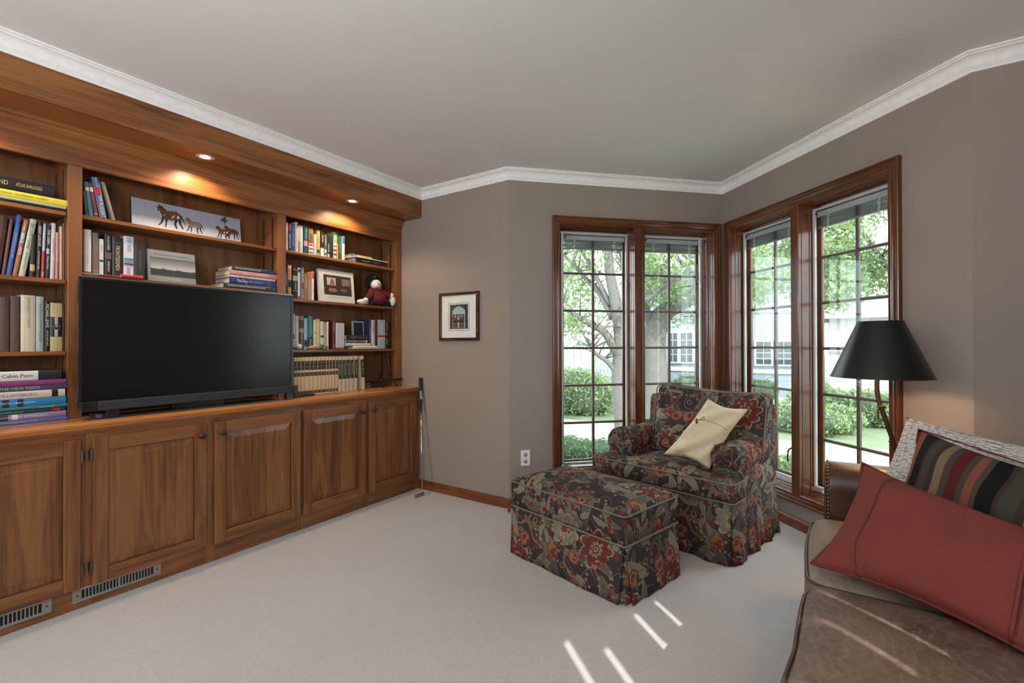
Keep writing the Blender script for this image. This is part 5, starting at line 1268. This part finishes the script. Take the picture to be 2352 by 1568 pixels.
lying(2.276, 2.477, 1.2135, 1.250, (.02, .02, .024), 'black book reading Box, top of the third-shelf stack', gW, X=-3.015, txt=[('A BOX', .12, .50, .5, 'g'), ('with matches', .52, .86, .3, 's')], bands=((.92, .95, 'r'),))
t, w_, h = cover_front('jacketed_book', 'dark navy framed cover leaning behind the third-shelf stack', 2.392, 2.498, 1.1435, 1.362, -3.085, (.50, .54, .60), .05, .014)
pb('cover_panel', (.012, .018, .04), .008, w_-.010, .010, h-.010, t)

# reference set on the worktop
enc = 'tan encyclopedia volumes on the worktop'
TN = (.66, .48, .27)
LET = ['A', 'B', 'C', 'D', 'E', 'F', 'G', 'H', 'I-J', 'K-L', 'M', 'N-O', 'P', 'Q-R']
ys = [(1.782, .028)]+[(1.812, .020), (1.834, .025), (1.860, .025), (1.886, .027), (1.914, .037), (1.952, .030), (1.983, .032), (2.016, .029), (2.046, .037), (2.084, .022), (2.107, .024), (2.132, .026), (2.159, .025)]
ordn = ['volume hidden half behind the television', 'first full', 'second full', 'third full', 'fourth full', 'fifth full', 'sixth full', 'seventh full', 'eighth full', 'ninth full', 'tenth full', 'eleventh full', 'twelfth full', 'last full']
for i, (y0, w_) in enumerate(ys):
    lab = 'tan encyclopedia volume half behind the television' if i == 0 else ('tan black-banded encyclopedia, last before the year books' if i == 13 else 'tan black-banded encyclopedia, %s spine right of the television' % ordn[i].split()[0])
    b_ = book(y0, w_-.0008, Zct, .262, TN, lab, enc, X=-2.985, bands=((.66, .90, (.02, .016, .012)), (.50, .60, (.02, .016, .012)), (.035, .115, (.03, .018, .012))), depth=.19,
              txt=None)
    gm = cm('g')
    for z_, s_ in ((.205, .0075), (.195, .0075)): text('THE WORLD' if z_ > .2 else 'BOOK', s_, w_*.8, mtx((.0014, w_/2, z_+.018*(z_ > .2)), (0, 1, 0), (0, 0, 1)), gm, b_)
    text(LET[i], .014, w_*.6, mtx((.0014, w_/2, .144), (0, 1, 0), (0, 0, 1)), gm, b_)
    text('X', .016, w_*.6, mtx((.0014, w_/2, .020), (0, 1, 0), (0, 0, 1)), cm('a'), b_)
yb = 'tan year books on the worktop'
for i, (y0, w_, ln) in enumerate(((2.186, .030, 0), (2.218, .032, 0), (2.252, .033, 0), (2.287, .032, 0), (2.322, .032, .025), (2.395, .034, -.06))):
    book(y0, w_-.001, Zct, .260, (.58, .49, .34), ('first tan year book, touching the encyclopedias', 'second tan year book from the encyclopedias', 'third tan year book from the encyclopedias', 'fourth tan year book from the encyclopedias', 'fifth tan year book, beside the leaning one', 'last tan year book, leaning at the row\'s end')[i], yb, ln,
         bands=((.36, .90, (.012, .035, .028)),), txt=('YEAR BOOK', .40, .88, .55, 'g'), X=-2.985, depth=.19)

# ornaments
sn = thing('snowman_doll', 'stuffed snowman doll in a dark red coat and black hat, seated on the right shelf', 'doll', (-3.05, 2.585, 1.4905))
felt = plain((.006, .012, .010), .9, bump=.4); coat = plain((.10, .005, .008), .95, bump=.6); fz = plain((.72, .70, .66), .95, bump=.5)
G().ball((0, 0, .172), .046, 20, 12, (.9, 1, .96)).build('head', fz, sn, True)
G().lathe([(.001, .012), (.03, .012), (.078, .006), (.086, 0), (.078, -.004), (.03, 0), (.001, 0)][::-1], 28, (-.028, -.004, .178), 'x').build('hat_brim', felt, sn, True)
G().ball((-.045, -.004, .20), .045, 16, 10, (.8, 1, 1.05)).build('hat_crown', felt, sn, True)
G().ball((-.005, -.008, .236), .013, 8, 6).build('hat_sprig', plain((.05, .09, .04), .9), sn, True)
G().lathe([(.010, .0), (.098, .03), (.088, .06), (.060, .105), (.040, .140), (.02, .15)], 22).build('coat', coat, sn, True)
G().tube([(.0, -.035, .128), (.035, -.02, .134), (.042, .0, .125), (.035, .02, .134), (0, .035, .128)], [.014, .017, .012, .017, .014], 8).build('collar', coat, sn, True)
G().tube([(0, -.045, .12), (.035, -.09, .075), (.05, -.125, .045)], [.026, .026, .03], 10).build('sleeve', coat, sn, True); G().tube([(0, .045, .12), (.035, .08, .095), (.05, .10, .09)], [.026, .026, .026], 10).build('sleeve', coat, sn, True)
G().ball((.055, -.148, .036), .020, 10, 8, (1, 1.2, .9)).build('mitten', fz, sn, True); G().ball((.055, .118, .088), .020, 10, 8, (1, .9, 1.2)).build('mitten', fz, sn, True)
G().tube([(.02, -.04, .022), (.06, -.10, .020)], .022, 10).build('leg', felt, sn, True); G().tube([(.02, .04, .022), (.05, .10, .024)], .022, 10).build('leg', felt, sn, True)
G().ball((.03, -.155, .021), .03, 12, 8, (.9, 1.9, .7)).build('boot', fz, sn, True); G().ball((.055, .126, .046), .032, 12, 10, (.8, .85, 1.35)).build('boot', fz, sn, True)
for dy in (-.013, .012): G().ball((.0415, dy, .184), .0036, 8, 6).build('eye', blackm, sn, True)
G().tube([(.040, 0, .170), (.055, .001, .168)], [.0055, .003], 8).build('nose', plain((.25, .04, .02), .7), sn, True)
G().tube([(.0385, -.020, .160), (.042, -.008, .153), (.042, .008, .153), (.0385, .020, .160)], .0011, 5).build('mouth', plain((.25, .05, .05), .7), sn, True)
for z in (.10, .065): G().ball((.058+(.1-z)*.7, 0, z), .007, 8, 6, (.5, 1, 1)).build('button', blackm, sn, True)
fgm = thing('reclining_figurine', 'small reclining figurine in green lying on the third right shelf edge', 'figurine', (-3.012, 2.03, 1.1435))
G().tube([(0, -.075, .012), (.0, -.03, .018), (0, .012, .020)], [.006, .014, .019], 10).build('legs', plain((.45, .33, .22), .5), fgm, True)
G().tube([(0, .010, .020), (0, .042, .018)], [.020, .016], 10).build('tunic', plain((.02, .20, .09), .5), fgm, True)
G().ball((.004, .058, .024), .013, 10, 8).build('head', plain((.42, .20, .10), .5), fgm, True); G().ball((-.002, .068, .014), .013, 8, 6, (1, 1.4, .8)).build('cap', plain((.04, .22, .07), .5), fgm, True)
G().tube([(.012, .03, .012), (.016, .055, .010)], .005, 8).build('arm', plain((.45, .27, .16), .5), fgm, True)
orn = thing('glass_bauble', 'small green and white glass bauble next to the television corner', 'ornament', (-3.012, 1.870, 1.1435))
G().ball((0, .018, .020), .0198, 14, 10, (1, 1, 1)).build('ball', plain((.60, .66, .68), .12), orn, True); G().ball((0, -.014, .012), .012, 10, 8, (1, 1.5, 1)).build('cap', plain((.02, .18, .12), .3), orn, True)
# ------------------------------------------------------------------ garden outside
import numpy as np
GZ = -.15
def ground_mat(name, a, b_, s, s2=60):
    m, t, b = base_mat(name, .95, 0, .1); tc = t.nodes.new('ShaderNodeTexCoord').outputs['Object']
    t.links.new(mixc(t, math_(t, 'ADD', math_(t, 'MULTIPLY', noise(t, tc, s, 4, .6), .5), math_(t, 'MULTIPLY', noise(t, tc, s2, 3), .5)), a, b_), b.inputs['Base Color']); bump(t, b, noise(t, tc, s2, 3), .6, .02); return m
gr = st(box('ground', ground_mat('lawn_grass', (.09, .13, .07), (.27, .33, .21), 1.2, 25), None, -40, 40, 2.9, 60, GZ-.1, GZ)); gr.location = (0, 0, 0)
pm = ground_mat('pink_brick_paving', (.36, .29, .28), (.52, .45, .44), 1.4, 14)
st(box('path', pm, None, -30, 30, 5.3, 7.35, GZ, GZ+.02)); st(box('street', ground_mat('pale_asphalt', (.34, .35, .37), (.46, .46, .48), 1.0, 20), None, -1.6, 30, 10.6, 13.2, GZ, GZ+.015))
bark = ground_mat('grey_bark', (.085, .08, .07), (.21, .205, .19), 6, 40)
def leaf_mat(name, a, b_):
    m = bpy.data.materials.new(name); m.use_nodes = True; t = m.node_tree; b = t.nodes['Principled BSDF']; out = t.nodes['Material Output']
    ge = t.nodes.new('ShaderNodeNewGeometry'); c = mixc(t, ge.outputs['Random Per Island'], a, b_)
    t.links.new(c, b.inputs['Base Color']); b.inputs['Roughness'].default_value = .5
    tr = t.nodes.new('ShaderNodeBsdfTranslucent'); t.links.new(mixc(t, .5, c, (.45, .65, .15)), tr.inputs['Color'])
    mx = t.nodes.new('ShaderNodeMixShader'); mx.inputs[0].default_value = .45
    t.links.new(b.outputs[0], mx.inputs[1]); t.links.new(tr.outputs[0], mx.inputs[2]); t.links.new(mx.outputs[0], out.inputs[0]); return m
lm1 = leaf_mat('tree_leaves', (.10, .165, .075), (.33, .42, .25)); lm2 = leaf_mat('dark_hedge_leaves', (.045, .12, .07), (.16, .30, .18)); lm3 = leaf_mat('pale_shrub_leaves', (.15, .24, .10), (.40, .50, .28))
def leaves(name, par, blobs, n, size, mat, seed=0, shell_=False, inv=None):
    r = np.random.default_rng(seed); B = np.array([(*c, *rr) for c, rr in blobs], float); vol = B[:, 3]*B[:, 4]*B[:, 5]; k = r.choice(len(B), n, p=vol/vol.sum())
    d = r.normal(size=(n, 3)); d /= np.linalg.norm(d, axis=1)[:, None]; rad = (r.uniform(.82, 1.04, (n, 1)) if shell_ else r.uniform(0, 1, (n, 1))**(1/3))
    c = B[k, :3]+d*rad*B[k, 3:]
    if shell_: d[:, 2] = d[:, 2]
    a = r.normal(size=(n, 3)); a /= np.linalg.norm(a, axis=1)[:, None]; b_ = np.cross(a, r.normal(size=(n, 3))); b_ /= np.linalg.norm(b_, axis=1)[:, None]
    s = size*r.uniform(.6, 1.25, (n, 1)); w_ = s*.42; nn = np.cross(a, b_)*s*.10
    V = np.stack([c-a*s*.5, c-a*s*.1+b_*w_*.5+nn, c+a*s*.5, c-a*s*.1-b_*w_*.5+nn], 1).reshape(-1, 3)
    V = V[:len(V)]; me = bpy.data.meshes.new(name); me.vertices.add(4*n); me.vertices.foreach_set('co', V.ravel())
    me.loops.add(4*n); me.loops.foreach_set('vertex_index', np.arange(4*n)); me.polygons.add(n); me.polygons.foreach_set('loop_start', np.arange(0, 4*n, 4)); me.polygons.foreach_set('loop_total', np.full(n, 4))
    me.materials.append(mat); me.update(); o = bpy.data.objects.new(name, me); COL.objects.link(o); o.parent = par; o['kind'] = 'stuff'; return o
def rel(P, o): return [tuple(Vector(p)-Vector(o)) for p in P]
def tree(label, o, trunk, tr, branches, blobs, n, size, seed, mat=lm1):
    t = thing('tree', label, 'tree', o, 0, 'garden trees outside the windows')
    g = G().tube(smooth_path(rel(trunk, o)), [tr*(1-.62*i/(len(smooth_path(trunk))-1)) for i in range(len(smooth_path(trunk)))], 12); g.build('trunk', bark, t, True)
    rnd = random.Random(seed); tips = []
    for br, r in branches:
        P = smooth_path(rel(br, o)); k = len(P); G().tube(P, [r*(1-.72*i/(k-1)) for i in range(k)], 8).build('branch', bark, t, True)
        tips += [P[int(k*f)] for f in (.4, .6, .8)]+[P[-1]]
    g = G()
    for p in tips*4:
        d = Vector((rnd.uniform(-1, 1), rnd.uniform(-.8, .8), rnd.uniform(-.1, 1))).normalized(); L = rnd.uniform(.3, .8)
        g.tube([p, p+d*L*.5+Vector((0, 0, .04)), p+d*L], [.012, .008, .004], 5)
    g.build('twigs', bark, t, True)['kind'] = 'stuff'
    leaves('foliage', t, [(tuple(Vector(c)-Vector(o)), r_) for c, r_ in blobs], n, size, mat, seed)
rb = random.Random(12)
def cloud(x0, x1, y0, y1, z0, z1, n, r): return [((rb.uniform(x0, x1), rb.uniform(y0, y1), rb.uniform(z0, z1)), (rb.uniform(.6, 1.2)*r, rb.uniform(.6, 1.2)*r, rb.uniform(.35, .8)*r)) for _ in range(n)]
tree('grey-barked young tree with low branches, nearest outside the left window', (-2.40, 6.5, GZ),
     [(-2.40, 6.5, GZ), (-2.425, 6.5, .2), (-2.459, 6.5, .485), (-2.471, 6.5, .80), (-2.45, 6.5, 1.236), (-2.514, 6.5, 1.739), (-2.612, 6.5, 2.252), (-2.644, 6.5, 2.9), (-2.6, 6.5, 4.0)], .135,
     [([(-2.452, 6.5, .704), (-2.609, 6.4, .923), (-2.746, 6.3, 1.036), (-2.80, 6.2, 1.15)], .05),
      ([(-2.483, 6.5, 1.0), (-2.641, 6.4, 1.331), (-2.867, 6.3, 1.49), (-3.097, 6.2, 1.651), (-3.6, 6.1, 1.95)], .075),
      ([(-2.56, 6.5, 1.55), (-2.825, 6.6, 1.957), (-3.084, 6.7, 2.184), (-3.394, 6.8, 2.499), (-3.9, 6.9, 2.95)], .055),
      ([(-2.45, 6.5, 1.2), (-2.386, 6.6, 2.055), (-2.521, 6.7, 2.657), (-2.523, 6.8, 3.4)], .075),
      ([(-2.60, 6.5, 1.744), (-3.037, 6.6, 2.501), (-3.268, 6.7, 2.746), (-3.6, 6.8, 3.4)], .04),
      ([(-2.45, 6.5, 1.3), (-2.27, 6.45, 1.65), (-1.948, 6.4, 1.824), (-1.758, 6.35, 1.954), (-1.521, 6.3, 2.186), (-1.2, 6.25, 2.5)], .05)],
     cloud(-4.3, -2.6, 5.9, 7.6, 1.3, 2.2, 26, .32)+cloud(-4.3, -1.0, 5.6, 7.4, 2.1, 3.6, 26, .46)+cloud(-3.9, -.9, 5.6, 7.4, 3.6, 4.6, 14, .6), 13000, .095, 3)
tree('thick pale-barked old tree behind the armchair side of the left window', (-2.50, 8.0, GZ),
     [(-2.50, 8.0, GZ), (-2.45, 8.0, .25), (-2.41, 8.0, .6), (-2.44, 8.0, 1.097), (-2.362, 8.0, 1.465), (-2.216, 8.0, 1.717), (-1.899, 8.0, 1.883), (-1.3, 8.0, 2.3)], .27,
     [([(-2.50, 8.0, 1.0), (-2.481, 8.1, 1.583), (-2.271, 8.2, 1.843), (-2.063, 8.3, 2.138), (-1.942, 8.4, 2.438), (-1.75, 8.5, 3.0), (-1.6, 8.6, 3.8)], .11),
      ([(-2.44, 8.0, 1.25), (-2.515, 7.9, 1.834), (-2.373, 7.8, 2.254), (-2.061, 7.7, 2.568), (-1.6, 7.6, 3.2)], .07),
      ([(-2.36, 8.0, 1.4), (-2.9, 8.1, 2.2), (-3.1, 8.3, 3.0), (-3.2, 8.3, 4.0)], .08)],
     cloud(-3.2, -.9, 7.0, 8.9, 2.0, 3.8, 20, .5)+cloud(-2.2, -1.0, 7.4, 8.9, 1.5, 2.4, 12, .32), 9500, .10, 5)
def ntree(label, x, y, h, blobs, n, seed, r=.12):
    tree(label, (x, y, GZ), [(x, y, GZ), (x+.05, y, h*.3), (x-.04, y, h*.6), (x+.06, y, h)], r, [([(x, y, h*.55), (x+.5, y, h*.7), (x+1.0, y-.2, h*.9)], r*.5), ([(x, y, h*.5), (x-.5, y+.2, h*.75), (x-.9, y, h*.95)], r*.5)], blobs, n, .11, seed)
ntree('leafy tree seen in the upper panes of the right window, nearer the corner', -1.75, 10.0, 3.6, cloud(-1.9, .3, 8.6, 10.3, 1.85, 3.9, 30, .5), 8500, 21, .1)
ntree('broad leafy tree filling the upper panes beside the lampshade', 1.15, 9.8, 3.8, cloud(-.1, 2.6, 8.7, 10.6, 1.75, 4.1, 34, .52), 11000, 22, .12)
ntree('tall tree far behind the low pale hedge on the left', -5.8, 10.5, 4.2, cloud(-7.2, -4.2, 9.6, 11.6, 1.5, 4.4, 24, .6), 4200, 23, .14)
ntree('distant tree rising over the neighbouring house', -2.6, 22, 7, cloud(-6.5, 3.5, 20, 24, 2.6, 8.5, 34, 1.3), 5200, 24, .2)
def shrub(label, blobs, n, size, mat, seed, name='shrub', solid=True):
    c = blobs[0][0]; o = (c[0], c[1], GZ); t = thing(name, label, name, o, 0, None); B = [(tuple(Vector(p)-Vector(o)), r_) for p, r_ in blobs]
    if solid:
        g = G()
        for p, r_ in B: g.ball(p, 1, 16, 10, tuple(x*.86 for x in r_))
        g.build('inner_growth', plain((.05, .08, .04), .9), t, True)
    leaves('foliage', t, B, n, size, mat, seed, True)
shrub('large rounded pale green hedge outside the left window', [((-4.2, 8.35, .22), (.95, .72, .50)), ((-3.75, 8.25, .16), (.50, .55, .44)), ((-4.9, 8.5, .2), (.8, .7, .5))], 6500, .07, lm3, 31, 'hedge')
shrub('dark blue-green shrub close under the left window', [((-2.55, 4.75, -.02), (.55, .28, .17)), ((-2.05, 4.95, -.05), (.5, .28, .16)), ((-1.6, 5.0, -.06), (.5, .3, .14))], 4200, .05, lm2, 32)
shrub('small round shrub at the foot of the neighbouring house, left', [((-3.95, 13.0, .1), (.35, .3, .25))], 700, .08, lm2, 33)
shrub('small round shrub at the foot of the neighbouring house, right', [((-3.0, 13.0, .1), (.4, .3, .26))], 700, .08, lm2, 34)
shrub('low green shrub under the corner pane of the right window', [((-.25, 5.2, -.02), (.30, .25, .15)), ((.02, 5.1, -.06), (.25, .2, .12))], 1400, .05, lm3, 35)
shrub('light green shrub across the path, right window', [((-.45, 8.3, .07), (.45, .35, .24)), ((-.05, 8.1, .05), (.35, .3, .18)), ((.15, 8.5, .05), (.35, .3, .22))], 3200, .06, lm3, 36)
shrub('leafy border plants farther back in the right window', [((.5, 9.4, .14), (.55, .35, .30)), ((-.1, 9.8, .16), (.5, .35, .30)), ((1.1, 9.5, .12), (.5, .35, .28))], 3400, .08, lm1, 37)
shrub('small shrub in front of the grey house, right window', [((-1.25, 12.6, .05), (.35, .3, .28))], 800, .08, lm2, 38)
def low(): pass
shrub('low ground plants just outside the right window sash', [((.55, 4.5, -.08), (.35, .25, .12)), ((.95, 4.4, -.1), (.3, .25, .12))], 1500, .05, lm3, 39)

sid = ground_mat('pale_grey_blue_siding', (.22, .25, .29), (.28, .31, .35), .8, 5); wtr = plain((.42, .45, .48), .6); wnd = plain((.035, .045, .05), .15)
hs = thing('neighbour_house', 'pale grey-blue neighbouring house with white-trimmed windows, beyond the garden', 'house', (-2.4, 13.5, GZ))
def hb(n, m, x0, x1, y0, y1, z0, z1, par=hs): return box(n, m, par, x0+2.4, x1+2.4, y0-13.5, y1-13.5, z0-GZ, z1-GZ)
hb('wall', sid, -4.6, -.35, 13.5, 17, GZ, 3.0); hb('belt_board', wtr, -4.62, -.33, 13.46, 13.5, .42, .52); hb('corner_board', wtr, -4.66, -4.5, 13.44, 13.5, GZ, 3.0)
G().prism([(-4.9+2.4, 3.0-GZ), (-.05+2.4, 3.0-GZ), (-.9+2.4, 4.4-GZ), (-4.1+2.4, 4.4-GZ)], lambda p, k: (p[0], (-.3, 4.0)[k], p[1])).build('roof', plain((.30, .31, .33), .9), hs)
for x0, x1, z0, z1 in ((-3.66, -3.42, .68, 1.47), (-3.32, -3.02, .68, 1.47), (-4.35, -4.18, .68, 1.4), (-1.46, -1.13, .66, 1.22), (-1.01, -.70, .66, 1.22), (-3.25, -2.95, 1.82, 2.1), (-2.3, -1.9, .66, 1.4)):
    wn = hb('window', wtr, x0-.05, x1+.05, 13.44, 13.5, z0-.05, z1+.05)
    g = G().box(x0+2.4, x1+2.4, -.072, -.062, z0-GZ, z1-GZ); g.build('pane', wnd, wn)
    g = G(); xm = (x0+x1)/2+2.4
    g.box(xm-.008, xm+.008, -.08, -.072, z0-GZ, z1-GZ)
    for i in (1, 2, 3): zz = z0+(z1-z0)*i/4-GZ; g.box(x0+2.4, x1+2.4, -.08, -.072, zz-.008, zz+.008)
    g.build('muntin', wtr, wn)
ga = thing('garage', 'pale rendered garage wall with a brown roof beyond the street', 'building', (2.1, 15.8, GZ))
box('wall', plain((.56, .54, .50), .8), ga, -2.0, 3.0, 0, 3, 0, 2.0); box('base_band', plain((.25, .20, .18), .8), ga, -2.02, 3.0, -.05, 0, 1.05, 1.12)
G().prism([(-2.3, 2.0), (3.3, 2.0), (2.4, 3.2), (-1.4, 3.2)], lambda p, k: (p[0], (-.3, 3.2)[k], p[1])).build('roof', plain((.40, .39, .38), .9), ga)
fn = thing('garden_fence', 'white slatted garden fence and deck rail behind the rounded hedge', 'fence', (-6.0, 12.0, GZ))
for i in range(34): 
    o = box('slat', wtr, fn, -.02, .02, -.02, .02, .1, 1.35) if i == 0 else o0.copy()
    if i == 0: o0 = o
    else: COL.objects.link(o)
    o.location = (-1.4+i*.10, 0, 0)
for z in (.45, .62, 1.3): box('rail', wtr, fn, -1.5, 2.0, -.03, .03, z, z+.09)
for x in (-1.45, .25, 1.95): box('post', wtr, fn, x-.06, x+.06, -.06, .06, 0, 1.5)

# ------------------------------------------------------------------ fit the lettering and turn it into mesh
bpy.context.view_layer.update()
dg = bpy.context.evaluated_depsgraph_get(); swaps = []
for o, mw in TXT:
    me = bpy.data.meshes.new_from_object(o.evaluated_get(dg))
    if len(me.vertices):
        xs_ = [v.co.x for v in me.vertices]; wd = max(xs_)-min(xs_)
        if wd > mw:
            for v in me.vertices: v.co.x *= mw/wd
    swaps.append((o, me))
for o, me in swaps:
    n_ = bpy.data.objects.new('lettering', me); COL.objects.link(n_); n_.parent = o.parent; n_.matrix_basis = o.matrix_basis; bpy.data.objects.remove(o)
